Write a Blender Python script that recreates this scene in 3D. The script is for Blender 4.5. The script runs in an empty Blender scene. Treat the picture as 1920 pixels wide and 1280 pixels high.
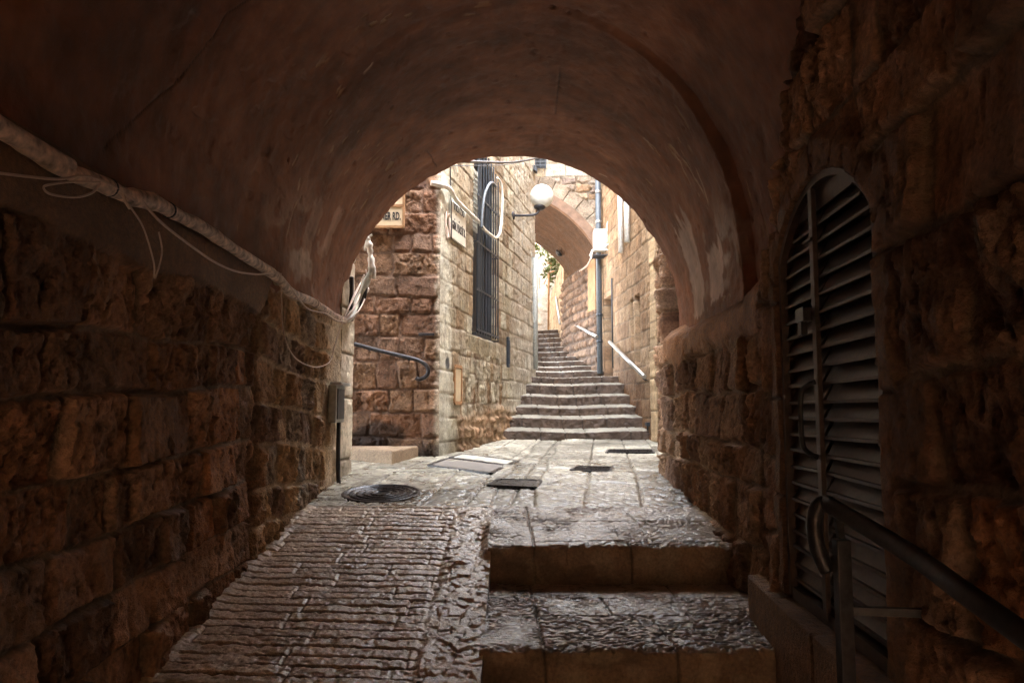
import bpy, math, random
import numpy as np
R = math.radians
rng = random.Random(7)
SC = bpy.context.scene
COL = SC.collection
# ------------------------------------------------------------------ camera, sky, sun, exposure
PITCH = R(5.3)
F = 1400.0                       # focal length in pixels of a 1920 px wide frame
cam_d = bpy.data.cameras.new('camera'); cam = bpy.data.objects.new('camera', cam_d); COL.objects.link(cam)
cam_d.sensor_width = 36.0; cam_d.lens = 36.0 * F / 1920.0
cam_d.clip_start = 0.05; cam_d.clip_end = 600
cam.location = (0, 0, 0); cam.rotation_euler = (R(90) + PITCH, 0, 0)
SC.camera = cam
SUN_EL, SUN_AZ = R(50), R(106)   # azimuth measured from +Y towards +X
w = bpy.data.worlds.new('World'); SC.world = w; w.use_nodes = True
nt = w.node_tree; bg = nt.nodes['Background']
sky = nt.nodes.new('ShaderNodeTexSky'); sky.sky_type = 'NISHITA'; sky.sun_disc = False
sky.sun_elevation = SUN_EL; sky.sun_rotation = SUN_AZ; sky.dust_density = 4.0; sky.air_density = 1.0
hs = nt.nodes.new('ShaderNodeHueSaturation'); hs.inputs['Saturation'].default_value = 0.32   # thin white cloud
nt.links.new(sky.outputs[0], hs.inputs['Color']); nt.links.new(hs.outputs[0], bg.inputs['Color'])
bg.inputs['Strength'].default_value = 0.15
sd = bpy.data.lights.new('sun', 'SUN'); sun = bpy.data.objects.new('sun', sd); COL.objects.link(sun)
sd.energy = 2.0; sd.angle = R(0.5); sd.color = (1.0, 0.9, 0.76)
sun.rotation_euler = (R(90) - SUN_EL, 0, math.pi - SUN_AZ)
SC.view_settings.view_transform = 'Standard'; SC.view_settings.look = 'None'
SC.view_settings.gamma = 1.0; SC.view_settings.exposure = 5.45
SC.cycles.max_bounces = 14; SC.cycles.diffuse_bounces = 9; SC.cycles.glossy_bounces = 4
SC.cycles.use_denoising = True; SC.cycles.denoising_prefilter = 'NONE'
SC.cycles.sample_clamp_indirect = 6.0
SC.cycles.use_adaptive_sampling = False

# ------------------------------------------------------------------ small helpers
ct, st_ = math.cos(PITCH), math.sin(PITCH)
def ray(x, y):
    u = (x - 960) / F; v = (640 - y) / F
    return np.array([u, ct - v * st_, st_ + v * ct])
def at(x, y, Y):                           # the point of a sight line at distance Y
    d = ray(x, y); return d * (Y / d[1])
def hit(x, y, p0, n):                      # the point of a sight line on a plane
    d = ray(x, y); n = np.array(n, float); p0 = np.array(p0, float)
    return d * (np.dot(p0, n) / np.dot(d, n))
def floor_z(Y):
    return np.interp(Y, [-10, 4.82, 7.34, 12.5, 13.5], [-2.25, -.846, -.608, -.475, -.45])
def ramp_z(Y): return -.744 - .16 * (5.9 - Y)
def on_floor(x, y, up=0.0):
    d = ray(x, y); lo, hi = 2.0, 14.0
    for _ in range(50):
        m = (lo + hi) / 2
        if d[2] * m / d[1] > floor_z(m) + up: lo = m
        else: hi = m
    return d * (lo / d[1])

def ih(a, b, seed):
    a = a.astype(np.int64); b = b.astype(np.int64)
    h = (a * 374761393 + b * 668265263 + seed * 1442695041) & 0xFFFFFFFF
    h = ((h ^ (h >> 13)) * 1274126177) & 0xFFFFFFFF
    h = ((h ^ (h >> 16)) * 2246822519) & 0xFFFFFFFF
    return ((h ^ (h >> 15)) & 0xFFFFFF) / float(0xFFFFFF)
def vn(x, y, seed=0):
    xi = np.floor(x); yi = np.floor(y); fx = x - xi; fy = y - yi
    fx = fx * fx * (3 - 2 * fx); fy = fy * fy * (3 - 2 * fy)
    a = ih(xi, yi, seed); b = ih(xi + 1, yi, seed); c = ih(xi, yi + 1, seed); d = ih(xi + 1, yi + 1, seed)
    return (a * (1 - fx) + b * fx) * (1 - fy) + (c * (1 - fx) + d * fx) * fy
def fbm(x, y, seed=0, o=4, g=.5):
    s = 0; amp = 1; t = 0
    for k in range(o):
        s = s + amp * vn(x, y, seed + k * 17); t += amp; amp *= g; x = x * 2.03 + 5.1; y = y * 2.03 + 1.7
    return s / t
def facets(x, y, seed):
    """chipped stone: every cell of a scattered mosaic is a small tilted plane; returns height and distance to the cell's edge"""
    xi = np.floor(x); yi = np.floor(y); b1 = np.full(x.shape, 9.); b2 = np.full(x.shape, 9.); hh = np.zeros(x.shape)
    for i in (-1, 0, 1):
        for j in (-1, 0, 1):
            cx = xi + i; cy = yi + j; px = cx + ih(cx, cy, seed); py = cy + ih(cx, cy, seed + 1)
            d = np.hypot(x - px, y - py); v = (ih(cx, cy, seed + 2) - .5) + (ih(cx, cy, seed + 3) - .5) * 1.6 * (x - px) + (ih(cx, cy, seed + 4) - .5) * 1.6 * (y - py)
            near = d < b1; b2 = np.where(near, b1, np.minimum(b2, d)); hh = np.where(near, v, hh); b1 = np.where(near, d, b1)
    return hh, b2 - b1
def sm(a, b, x):
    t = np.clip((x - a) / (b - a), 0, 1); return t * t * (3 - 2 * t)
def mix(a, b, t): return a * (1 - t[..., None]) + b * t[..., None]
C_ = lambda *c: np.array(c, float)

def tag(o, label=None, cat=None, group=None, kind=None):
    if label: o['label'] = label
    if cat: o['category'] = cat
    if group: o['group'] = group
    if kind: o['kind'] = kind
    return o
def empty(name, loc=(0, 0, 0)):
    o = bpy.data.objects.new(name, None); COL.objects.link(o); o.location = loc; o.empty_display_size = .1
    return o
def link(name, me, mat, parent=None):
    o = bpy.data.objects.new(name, me); COL.objects.link(o)
    if mat: me.materials.append(mat)
    if parent is not None:
        o.parent = parent
        o.matrix_parent_inverse = parent.matrix_basis.inverted()
    return o

def normals(P, sign):
    du = np.gradient(P, axis=0); dv = np.gradient(P, axis=1)
    N = np.cross(du, dv); N /= np.linalg.norm(N, axis=2, keepdims=True) + 1e-12
    return N * sign
def relief(name, P, h, col, mat, parent=None, sign=1, back=.3, smooth=True, N=None, keep=None):
    """a carved surface: smooth sheet P pushed out by h along its normal, with sides and a back"""
    n, m = h.shape
    if N is None: N = normals(P, sign)
    Q = P + N * h[..., None]
    idx = np.arange(n * m).reshape(n, m)
    a, b, c, d = idx[:-1, :-1], idx[1:, :-1], idx[1:, 1:], idx[:-1, 1:]
    quads = np.stack([a, b, c, d], -1)
    if keep is not None: quads = quads[keep]
    quads = quads.reshape(-1, 4)
    if sign < 0: quads = quads[:, ::-1]
    V = [Q.reshape(-1, 3)]; base = n * m; FQ = [quads]
    cc = col.shape[2]
    CO = [col.reshape(-1, cc)]
    if back:
        for (line, nn, cl, fl) in ((Q[0], N[0], col[0], 0), (Q[-1], N[-1], col[-1], 1), (Q[:, 0], N[:, 0], col[:, 0], 1), (Q[:, -1], N[:, -1], col[:, -1], 0)):
            k = len(line)
            V += [line, line - nn * back]; CO += [cl, cl]
            i = np.arange(k - 1) + base
            q = np.stack([i, i + 1, i + 1 + k, i + k], -1)
            if fl ^ (sign < 0): q = q[:, ::-1]
            FQ.append(q); base += 2 * k
        iu = np.unique(np.linspace(0, n - 1, 14).astype(int)); iv = np.unique(np.linspace(0, m - 1, 14).astype(int))
        B = (P - N * back)[np.ix_(iu, iv)]; nb, mb = B.shape[:2]
        j = np.arange(nb * mb).reshape(nb, mb) + base
        q = np.stack([j[:-1, :-1], j[:-1, 1:], j[1:, 1:], j[1:, :-1]], -1).reshape(-1, 4)
        if sign < 0: q = q[:, ::-1]
        FQ.append(q); V.append(B.reshape(-1, 3)); CO.append(col[np.ix_(iu, iv)].reshape(-1, cc))
    V = np.concatenate(V).astype(np.float32); Fq = np.concatenate(FQ).astype(np.int32); CO = np.concatenate(CO)
    me = bpy.data.meshes.new(name)
    me.vertices.add(len(V)); me.vertices.foreach_set('co', V.ravel())
    me.loops.add(len(Fq) * 4); me.loops.foreach_set('vertex_index', Fq.ravel())
    me.polygons.add(len(Fq)); me.polygons.foreach_set('loop_start', np.arange(len(Fq), dtype=np.int32) * 4)
    me.update(calc_edges=True)
    me.polygons.foreach_set('use_smooth', np.ones(len(Fq), dtype=bool) if smooth else np.zeros(len(Fq), dtype=bool))
    at_ = me.attributes.new('Col', 'FLOAT_COLOR', 'POINT')
    if cc == 3: CO = np.concatenate([CO, np.ones((len(CO), 1))], 1)
    at_.data.foreach_set('color', CO.astype(np.float32).ravel())
    me.validate()
    return link(name, me, mat, parent)

def masonry(S, Z, seed, hc=(.2, .34), lb=(.25, .6), warp=.02, wfreq=6., mort=.012, bev=.03, off=.02, tilt=.05, smin=None):
    """courses of blocks: returns distance to the joint and four random numbers per block"""
    r = random.Random(seed)
    Zw = Z + warp * 2 * (fbm(S * wfreq * .35, Z * wfreq * .35, seed + 1, 2) - .5) * 2 + warp * .6 * (fbm(S * wfreq * 2, Z * wfreq * 2, seed + 2, 2) - .5) * 2
    Sw = S + warp * 2 * (fbm(S * wfreq, Z * wfreq, seed + 3, 3) - .5) * 2
    z0, z1 = Z.min() - .2, Z.max() + .4
    zb = [z0]
    while zb[-1] < z1: zb.append(zb[-1] + r.uniform(*hc))
    zb = np.array(zb); ci = np.clip(np.searchsorted(zb, Zw) - 1, 0, len(zb) - 2)
    dz = np.minimum(Zw - zb[ci], zb[ci + 1] - Zw)
    ds = np.zeros_like(S); bi = np.zeros(S.shape, int); cen = np.zeros_like(S)
    s0, s1 = S.min() - 1, S.max() + 1
    for c in range(len(zb) - 1):
        msk = ci == c
        sb = [s0 + r.uniform(-.3, .3)]
        k = r.uniform(.75, 1.3)
        while sb[-1] < s1: sb.append(sb[-1] + r.uniform(*lb) * k)
        sb = np.array(sb)
        if not msk.any(): continue
        x = Sw[msk]; j = np.clip(np.searchsorted(sb, x) - 1, 0, len(sb) - 2)
        ds[msk] = np.minimum(x - sb[j], sb[j + 1] - x); bi[msk] = j; cen[msk] = (x - (sb[j] + sb[j + 1]) / 2)
    d = np.minimum(dz, ds)
    d = np.where((dz < bev * 1.6) & (ds < bev * 1.6), np.minimum(d, bev * 1.6 - np.hypot(np.maximum(0, bev * 1.6 - dz), np.maximum(0, bev * 1.6 - ds))), d)
    r1 = ih(ci, bi, seed + 11); r2 = ih(ci, bi, seed + 12); r3 = ih(ci, bi, seed + 13); r4 = ih(ci, bi, seed + 14)
    zc = Zw - (zb[ci] + zb[ci + 1]) / 2
    face = sm(mort * .5, mort * .5 + bev, d)
    h = face * 1.0
    plane = (r2 - .5) * 2 * off + tilt * ((r3 - .5) * cen + (r4 - .5) * zc) * 2
    return d, face, plane, r1, r2, r3, r4

def pick(r1, pal):
    pal = np.array(pal, float); k = len(pal)
    i = np.clip((r1 * k).astype(int), 0, k - 1)
    return pal[i]

# ------------------------------------------------------------------ materials
def new_mat(name):
    m = bpy.data.materials.new(name); m.use_nodes = True
    return m, m.node_tree.nodes, m.node_tree.links, m.node_tree.nodes['Principled BSDF']
def stone_mat(name, r0=.7, r1=.95, bump=.5, scale=45., spec=.3, var=(.62, 1.25), wet=False, fine=160.):
    m, N, L, b = new_mat(name)
    a = N.new('ShaderNodeAttribute'); a.attribute_name = 'Col'
    tc = N.new('ShaderNodeTexCoord')
    n1 = N.new('ShaderNodeTexNoise'); n1.inputs['Scale'].default_value = scale; n1.inputs['Detail'].default_value = 8; n1.inputs['Roughness'].default_value = .65
    n2 = N.new('ShaderNodeTexNoise'); n2.inputs['Scale'].default_value = 5; n2.inputs['Detail'].default_value = 6
    for n in (n1, n2): L.new(tc.outputs['Object'], n.inputs['Vector'])
    mr = N.new('ShaderNodeMapRange'); mr.inputs[1].default_value = .28; mr.inputs[2].default_value = .72; mr.inputs[3].default_value = var[0]; mr.inputs[4].default_value = var[1]
    L.new(n1.outputs[0], mr.inputs[0])
    mr2 = N.new('ShaderNodeMapRange'); mr2.inputs[1].default_value = .3; mr2.inputs[2].default_value = .7; mr2.inputs[3].default_value = .72; mr2.inputs[4].default_value = 1.2
    L.new(n2.outputs[0], mr2.inputs[0])
    mu = N.new('ShaderNodeMath'); mu.operation = 'MULTIPLY'; L.new(mr.outputs[0], mu.inputs[0]); L.new(mr2.outputs[0], mu.inputs[1])
    mx = N.new('ShaderNodeVectorMath'); mx.operation = 'SCALE'; L.new(a.outputs['Color'], mx.inputs[0]); L.new(mu.outputs[0], mx.inputs['Scale'])
    L.new(mx.outputs[0], b.inputs['Base Color'])
    b.inputs['Specular IOR Level'].default_value = spec
    rr = N.new('ShaderNodeMapRange'); rr.inputs[1].default_value = .35; rr.inputs[2].default_value = .65; rr.inputs[3].default_value = r0; rr.inputs[4].default_value = r1
    L.new(n2.outputs[0] if wet else n1.outputs[0], rr.inputs[0])
    if wet:                                  # the alpha of the stone map says how dry the stone is
        ad = N.new('ShaderNodeMath'); ad.operation = 'MULTIPLY_ADD'
        L.new(a.outputs['Alpha'], ad.inputs[0]); ad.inputs[1].default_value = .45; L.new(rr.outputs[0], ad.inputs[2])
        L.new(ad.outputs[0], b.inputs['Roughness'])
        cw = N.new('ShaderNodeMath'); cw.operation = 'MULTIPLY_ADD'; cw.use_clamp = True   # a film of water where it is not dry
        L.new(a.outputs['Alpha'], cw.inputs[0]); cw.inputs[1].default_value = -1.1; cw.inputs[2].default_value = .75; L.new(cw.outputs[0], b.inputs['Coat Weight'])
        b.inputs['Coat Roughness'].default_value = .13; b.inputs['Coat IOR'].default_value = 1.45
    else: L.new(rr.outputs[0], b.inputs['Roughness'])
    n3 = N.new('ShaderNodeTexNoise'); n3.inputs['Scale'].default_value = fine; n3.inputs['Detail'].default_value = 5
    L.new(tc.outputs['Object'], n3.inputs['Vector'])
    b1 = N.new('ShaderNodeBump'); b1.inputs['Strength'].default_value = bump; b1.inputs['Distance'].default_value = .018; L.new(n1.outputs[0], b1.inputs['Height'])
    b2 = N.new('ShaderNodeBump'); b2.inputs['Strength'].default_value = bump * .6; b2.inputs['Distance'].default_value = .004; L.new(n3.outputs[0], b2.inputs['Height'])
    L.new(b1.outputs[0], b2.inputs['Normal']); L.new(b2.outputs[0], b.inputs['Normal'])
    if wet: L.new(b1.outputs[0], b.inputs['Coat Normal'])
    return m
def plain_mat(name, col, rough=.5, metal=0., var=.25, scale=30., bump=.15, spec=.5):
    m, N, L, b = new_mat(name)
    tc = N.new('ShaderNodeTexCoord'); n = N.new('ShaderNodeTexNoise'); n.inputs['Scale'].default_value = scale; n.inputs['Detail'].default_value = 6
    L.new(tc.outputs['Object'], n.inputs['Vector'])
    cr = N.new('ShaderNodeMapRange'); cr.inputs[1].default_value = .3; cr.inputs[2].default_value = .7; cr.inputs[3].default_value = 1 - var; cr.inputs[4].default_value = 1 + var
    L.new(n.outputs[0], cr.inputs[0])
    v = N.new('ShaderNodeVectorMath'); v.operation = 'SCALE'; v.inputs[0].default_value = col; L.new(cr.outputs[0], v.inputs['Scale'])
    L.new(v.outputs[0], b.inputs['Base Color']); b.inputs['Metallic'].default_value = metal
    b.inputs['Specular IOR Level'].default_value = spec
    rr = N.new('ShaderNodeMapRange'); rr.inputs[3].default_value = max(.05, rough - .15); rr.inputs[4].default_value = min(1, rough + .15)
    L.new(n.outputs[0], rr.inputs[0]); L.new(rr.outputs[0], b.inputs['Roughness'])
    if bump:
        bp = N.new('ShaderNodeBump'); bp.inputs['Strength'].default_value = bump; bp.inputs['Distance'].default_value = .005
        L.new(n.outputs[0], bp.inputs['Height']); L.new(bp.outputs[0], b.inputs['Normal'])
    return m
M = {}
M['rock'] = stone_mat('rough_rock', .55, .9, 1.0, 42, .35, (.5, 1.35))
M['ashlar'] = stone_mat('ashlar_stone', .75, .95, .5, 30, .25)
M['plaster'] = stone_mat('old_plaster', .55, .8, .45, 16, .3, (.8, 1.15), fine=90.)
M['paving'] = stone_mat('wet_paving', .14, .40, .32, 60, .5, (.6, 1.25), wet=True, fine=130.)
M['iron'] = plain_mat('painted_iron', (.035, .033, .036), .42, .3, .4, 40, .3)
M['shutter'] = plain_mat('shutter_paint', (.085, .056, .044), .5, .1, .45, 25, .3)
M['galv'] = plain_mat('galvanised_steel', (.45, .45, .44), .35, .8, .2, 30)
M['white'] = plain_mat('white_plastic', (.72, .69, .62), .5, 0, .15, 20)
M['tape'] = plain_mat('dirty_white_wrap', (.62, .49, .40), .6, 0, .65, 26, 1.0)
M['wire'] = plain_mat('thin_white_wire', (.62, .5, .42), .5, 0, .1)
M['dark_wire'] = plain_mat('black_cable', (.02, .02, .022), .5, 0, .2)
M['globe'] = plain_mat('opal_globe', (.72, .72, .65), .22, 0, .22, 7, 0)
M['slate'] = plain_mat('slate_paint', (.032, .038, .046), .45, .1, .25)
M['pipe'] = plain_mat('grey_pipe_paint', (.09, .105, .118), .45, .1, .2)
M['greypost'] = plain_mat('pale_grey_paint', (.32, .33, .30), .5, 0, .2)
M['box'] = plain_mat('pale_cabinet_paint', (.52, .53, .47), .5, 0, .15)
M['sign'] = plain_mat('cream_enamel', (.62, .50, .33), .4, 0, .1, 15, .05)
M['signw'] = plain_mat('white_marble', (.66, .65, .57), .45, 0, .1, 12, .05)
M['ink'] = plain_mat('black_letters', (.015, .015, .018), .5, 0, .1)
M['wood'] = plain_mat('orange_wood', (.34, .18, .08), .6, 0, .3, 18)
M['door'] = plain_mat('dark_door', (.06, .035, .025), .6, 0, .3)
M['cast'] = plain_mat('wet_cast_iron', (.035, .036, .04), .3, .4, .4, 35, .4)
M['coverstone'] = plain_mat('cover_concrete', (.2, .18, .16), .45, 0, .25, 30, .3)
M['leaf'] = plain_mat('leaf_green', (.09, .11, .03), .5, 0, .5, 8, 0)
M['palestone'] = plain_mat('pale_stone', (.44, .42, .35), .5, 0, .25, 30, .3)
M['warm_bounce'] = plain_mat('warm_bounce_paint', (.52, .34, .19), .9, 0, .2, 3)  # warm colour chosen to tint light bounced off the added rear wall
M['earth'] = plain_mat('bare_earth', (.18, .13, .09), .9, 0, .2, 2)
M['glass'] = plain_mat('dark_pane', (.025, .027, .03), .45, 0, .2, 5, 0)

# ------------------------------------------------------------------ mesh builder for hard objects
class MB:
    def __init__(s): s.v = []; s.f = []; s.sm = []
    def add(s, v, f, smooth=False):
        b = len(s.v); s.v += [tuple(map(float, p)) for p in v]; s.f += [tuple(b + i for i in q) for q in f]; s.sm += [smooth] * len(f); return s
    def box(s, c, hx, hy, hz):              # centre and three half axes as vectors
        c = np.array(c, float); hx, hy, hz = (np.array(a, float) for a in (hx, hy, hz))
        v = [c + i * hx + j * hy + k * hz for k in (-1, 1) for j in (-1, 1) for i in (-1, 1)]
        return s.add(v, [(0, 2, 3, 1), (4, 5, 7, 6), (0, 1, 5, 4), (2, 6, 7, 3), (0, 4, 6, 2), (1, 3, 7, 5)])
    def abox(s, x0, x1, y0, y1, z0, z1):
        return s.box(((x0 + x1) / 2, (y0 + y1) / 2, (z0 + z1) / 2), ((x1 - x0) / 2, 0, 0), (0, (y1 - y0) / 2, 0), (0, 0, (z1 - z0) / 2))
    def bar(s, a, b, w, t, up=(0, 0, 1)):
        a = np.array(a, float); b = np.array(b, float); d = b - a; L = np.linalg.norm(d); d /= L
        x = np.cross(d, up); x /= np.linalg.norm(x) + 1e-9; y = np.cross(x, d)
        return s.box((a + b) / 2, x * w / 2, y * t / 2, d * L / 2)
    def prism(s, poly, off):                # polygon of 3-D points pushed along a vector
        n = len(poly); poly = [np.array(p, float) for p in poly]; off = np.array(off, float)
        v = poly + [p + off for p in poly]
        return s.add(v, [tuple(range(n))[::-1], tuple(range(n, 2 * n))] + [(i, (i + 1) % n, n + (i + 1) % n, n + i) for i in range(n)])
    def tube(s, pts, r, seg=10, spline=True, sub=6, rfun=None):
        P = np.array(pts, float)
        if spline and len(P) > 2:
            out = []
            for i in range(len(P) - 1):
                p0 = P[max(i - 1, 0)]; p1 = P[i]; p2 = P[i + 1]; p3 = P[min(i + 2, len(P) - 1)]
                for t in np.linspace(0, 1, sub, endpoint=False):
                    out.append(.5 * ((2 * p1) + (-p0 + p2) * t + (2 * p0 - 5 * p1 + 4 * p2 - p3) * t * t + (-p0 + 3 * p1 - 3 * p2 + p3) * t ** 3))
            out.append(P[-1]); P = np.array(out)
        n = len(P); T = np.gradient(P, axis=0); T /= np.linalg.norm(T, axis=1, keepdims=True) + 1e-12
        ref = np.array([0, 0, 1.]) if abs(T[0][2]) < .9 else np.array([1., 0, 0])
        x = np.cross(T[0], ref); x /= np.linalg.norm(x); V = []
        for i in range(n):
            x = x - T[i] * np.dot(x, T[i]); x /= np.linalg.norm(x) + 1e-12; y = np.cross(T[i], x)
            rr = r if rfun is None else r * rfun(i / (n - 1))
            for k in range(seg):
                a = 2 * math.pi * k / seg; V.append(P[i] + rr * (math.cos(a) * x + math.sin(a) * y))
        Fc = [(i * seg + k, i * seg + (k + 1) % seg, (i + 1) * seg + (k + 1) % seg, (i + 1) * seg + k) for i in range(n - 1) for k in range(seg)]
        b = len(s.v); s.add(V, Fc, True)
        s.f += [tuple(b + k for k in range(seg))[::-1], tuple(b + (n - 1) * seg + k for k in range(seg))]; s.sm += [False, False]
        return s
    def lathe(s, c, prof, seg=24, axis=(0, 0, 1)):
        c = np.array(c, float); z = np.array(axis, float); z /= np.linalg.norm(z)
        x = np.cross(z, (0, 1, 0) if abs(z[1]) < .9 else (1, 0, 0)); x /= np.linalg.norm(x); y = np.cross(z, x)
        V = []
        for (r, h) in prof:
            for k in range(seg):
                a = 2 * math.pi * k / seg; V.append(c + z * h + r * (math.cos(a) * x + math.sin(a) * y))
        n = len(prof)
        Fc = [(i * seg + k, i * seg + (k + 1) % seg, (i + 1) * seg + (k + 1) % seg, (i + 1) * seg + k) for i in range(n - 1) for k in range(seg)]
        b = len(s.v); s.add(V, Fc, True)
        s.f += [tuple(b + k for k in range(seg))[::-1], tuple(b + (n - 1) * seg + k for k in range(seg))]; s.sm += [False, False]
        return s
    def build(s, name, mat, parent=None, bevel=0.):
        me = bpy.data.meshes.new(name); me.from_pydata(s.v, [], s.f); me.polygons.foreach_set('use_smooth', s.sm); me.update()
        o = link(name, me, mat, parent)
        if bevel:
            md = o.modifiers.new('bevel', 'BEVEL'); md.width = bevel; md.segments = 2; md.limit_method = 'ANGLE'
        return o
def text_mesh(name, body, size, origin, ex, ey, mat, parent, thick=.004, align='LEFT', squeeze=1.0, bold=0.0):
    cu = bpy.data.curves.new(name, 'FONT'); cu.body = body; cu.size = size; cu.extrude = thick / 2; cu.align_x = align; cu.offset = bold; cu.resolution_u = 3
    t = bpy.data.objects.new(name + '_curve', cu); COL.objects.link(t)
    dg = bpy.context.evaluated_depsgraph_get(); me = bpy.data.meshes.new_from_object(t.evaluated_get(dg))
    bpy.data.objects.remove(t); me.materials.clear()
    ex = np.array(ex, float); ey = np.array(ey, float); ez = np.cross(ex, ey); o0 = np.array(origin, float)
    for v in me.vertices:
        c = v.co; v.co = o0 + ex * c[0] * squeeze + ey * c[1] + ez * c[2]
    return link(name, me, mat, parent)

# ================================================================== THE GROUND
g = MB(); g.abox(-300, 300, -300, 300, -4.2, -4.0); go = g.build('ground', M['earth']); tag(go, kind='structure')

WET = dict(r=.28)
def paving_colour(X, Y, seed, base=C_(.33, .285, .225)):
    n = fbm(X * 2.2, Y * 2.2, seed, 4); n2 = fbm(X * 14, Y * 14, seed + 5, 3)
    c = base[None, None, :] * (0.72 + .55 * n[..., None]) * (.85 + .3 * n2[..., None])
    return c
def slab_relief(X, Y, seed, hc, lb, pit=.006, joint=.016, bev=.014, warp=.006):
    d, face, plane, r1, r2, r3, r4 = masonry(X, Y, seed, hc, lb, warp, 4., joint * .5, bev, .005, .012)
    n = fbm(X * 32, Y * 32, seed + 41, 3); n2 = fbm(X * 9, Y * 9, seed + 42, 3)
    pits = sm(.52, .72, n)
    h = (face - 1) * joint + plane * face - pits * pit * face + (n2 - .5) * pit * 1.3
    return h, face, r1, pits
# --- the ribbed ramp up the left side of the tunnel
xs = np.linspace(-1.75, -.135, 270); ys = np.concatenate([np.linspace(-6, 2.2, 40, endpoint=False), np.linspace(2.2, 5.93, 560)])
X, Y = np.meshgrid(xs, ys, indexing='ij')
P = np.stack([X, Y, ramp_z(Y)], -1)
wob = .010 * (fbm(X * 2.0, Y * 2.0, 3, 2) - .5) * 2 + .016 * (fbm(X * 26, Y * 26, 4, 2) - .5)
t = (Y + wob + .05 * X) / .090
row = np.floor(t);  fr = np.abs(t - row - .5) * 2          # 0 in a rib's middle, 1 at the groove
depth = .55 + .9 * vn(X * 3.5 + row * 7.3, row * 1.0, 6)
gw = .66 + .24 * fbm(X * 14, row * 3.1, 9, 3)
groove = sm(gw, gw + .16, fr) * np.clip(depth - .5 * sm(.55, .75, fbm(X * 7, row * 5.3, 19, 2)), .12, 1.2)
nn = fbm(X * 26, Y * 40, 8, 3); pits = sm(.48, .7, nn)
r2 = random.Random(4)
ji = np.floor(row / 2)
jx = ih(ji, ji * 0 + 3, 5) * .55
jj = np.abs(((X + jx + .01 * (fbm(X * 9, Y * 9, 10, 2) - .5)) / .56) % 1 - .5) * 2
joint = sm(.955, .985, jj)
h = -groove * .017 - pits * .0045 - sm(.55, .7, fbm(X * 60, Y * 60, 17, 2)) * .003 + (fbm(X * 5, Y * 5, 11, 3) - .5) * .014 - joint * .006 + (ih(row, np.floor((X + jx) / .56), 18) - .5) * .008
gut = sm(-.47, -.41, X + .03 * (fbm(X * 4, Y * 4, 12, 2) - .5))     # the rough strip beside the steps
hg = facets(X * 13, Y * 13, 21)[0] * .012 - sm(.5, .7, fbm(X * 38, Y * 38, 13, 3)) * .006 + (fbm(X * 6, Y * 6, 14, 2) - .5) * .02 - .012 * np.exp(-((X + .45) / .02) ** 2)
h = h * (1 - gut) + hg * gut
h = h * sm(5.95, 5.86, Y) + sm(-.21, -.15, X) * sm(4.75, 4.85, Y) * np.clip(floor_z(Y) - .012 - ramp_z(Y), 0, 1)
lift = sm(-1.52, -1.6, X + .05 * (fbm(Y * 5, X * 5, 15, 3) - .5)); h = h * (1 - .5 * lift) + lift * .012
c = paving_colour(X, Y, 20, C_(.58, .44, .31))
c = mix(c, c * .55, np.clip(groove, 0, 1) * (1 - gut)); c = mix(c, C_(.42, .35, .26)[None, None] * np.ones_like(c), joint * (1 - gut) * .3)
c = mix(c, C_(.55, .42, .28)[None, None] * (.8 + .4 * nn[..., None]), lift)
dry = sm(-.95, -1.5, X + .35 * (fbm(X * 2, Y * 2, 16, 3) - .5)) * .45
c4 = np.concatenate([c, np.clip(dry, 0, 1)[..., None]], -1)
o = relief('ramp', P, h, c4, M['paving'], sign=1, back=.4); tag(o, 'wet ribbed stone ramp climbing beside the two broad steps', 'ramp', kind='structure')

# --- the open paving where the tunnel ends, up to the foot of the stairs
xs = np.concatenate([np.linspace(-7, -2.7, 30, endpoint=False), np.linspace(-2.7, 2.6, 380)]); ys = np.linspace(5.9, 12.62, 520)
X, Y = np.meshgrid(xs, ys, indexing='ij')
P = np.stack([X, Y, floor_z(Y)], -1)
h, face, r1, pits = slab_relief(Y + .35 * X, X * 1.0 - .12 * Y, 31, (.34, .62), (.5, 1.1), pit=.008)
cen = sm(.17, .15, np.abs(X + .02 - .10 * (Y - 5.9) + .02 * np.sin(Y * 3)))       # narrow drain course up the middle
edge = np.exp(-((np.abs(X + .02 - .10 * (Y - 5.9) + .02 * np.sin(Y * 3)) - .165) / .012) ** 2)
h = h - edge * .012 - cen * .012 + (fbm(X * .9, Y * .9, 33, 2) - .5) * .012 * sm(5.9, 6.3, Y) * sm(12.6, 12.2, Y)
c = paving_colour(X, Y, 35, C_(.42, .395, .315)) * (.7 + .5 * r1[..., None]) * (.75 + .5 * sm(.35, .65, fbm(X * 24, Y * 24, 37, 3))[..., None]); c = mix(c, c * .55, pits); c = mix(c * .5, c, face); c = mix(c, c * .75, cen); c = mix(c, c * .4, edge)
dirt = sm(.56, .7, fbm(X * 1.3, Y * 1.3, 36, 4)); c = mix(c, c * .55, dirt)
c4 = np.concatenate([c, (.35 * sm(7, 12, Y) + .15 * r1)[..., None]], -1)
o = relief('paving', P, h, c4, M['paving'], sign=1, back=.4); tag(o, 'pale wet stone paving between the tunnel and the stairs', 'paving', kind='structure')

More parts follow.
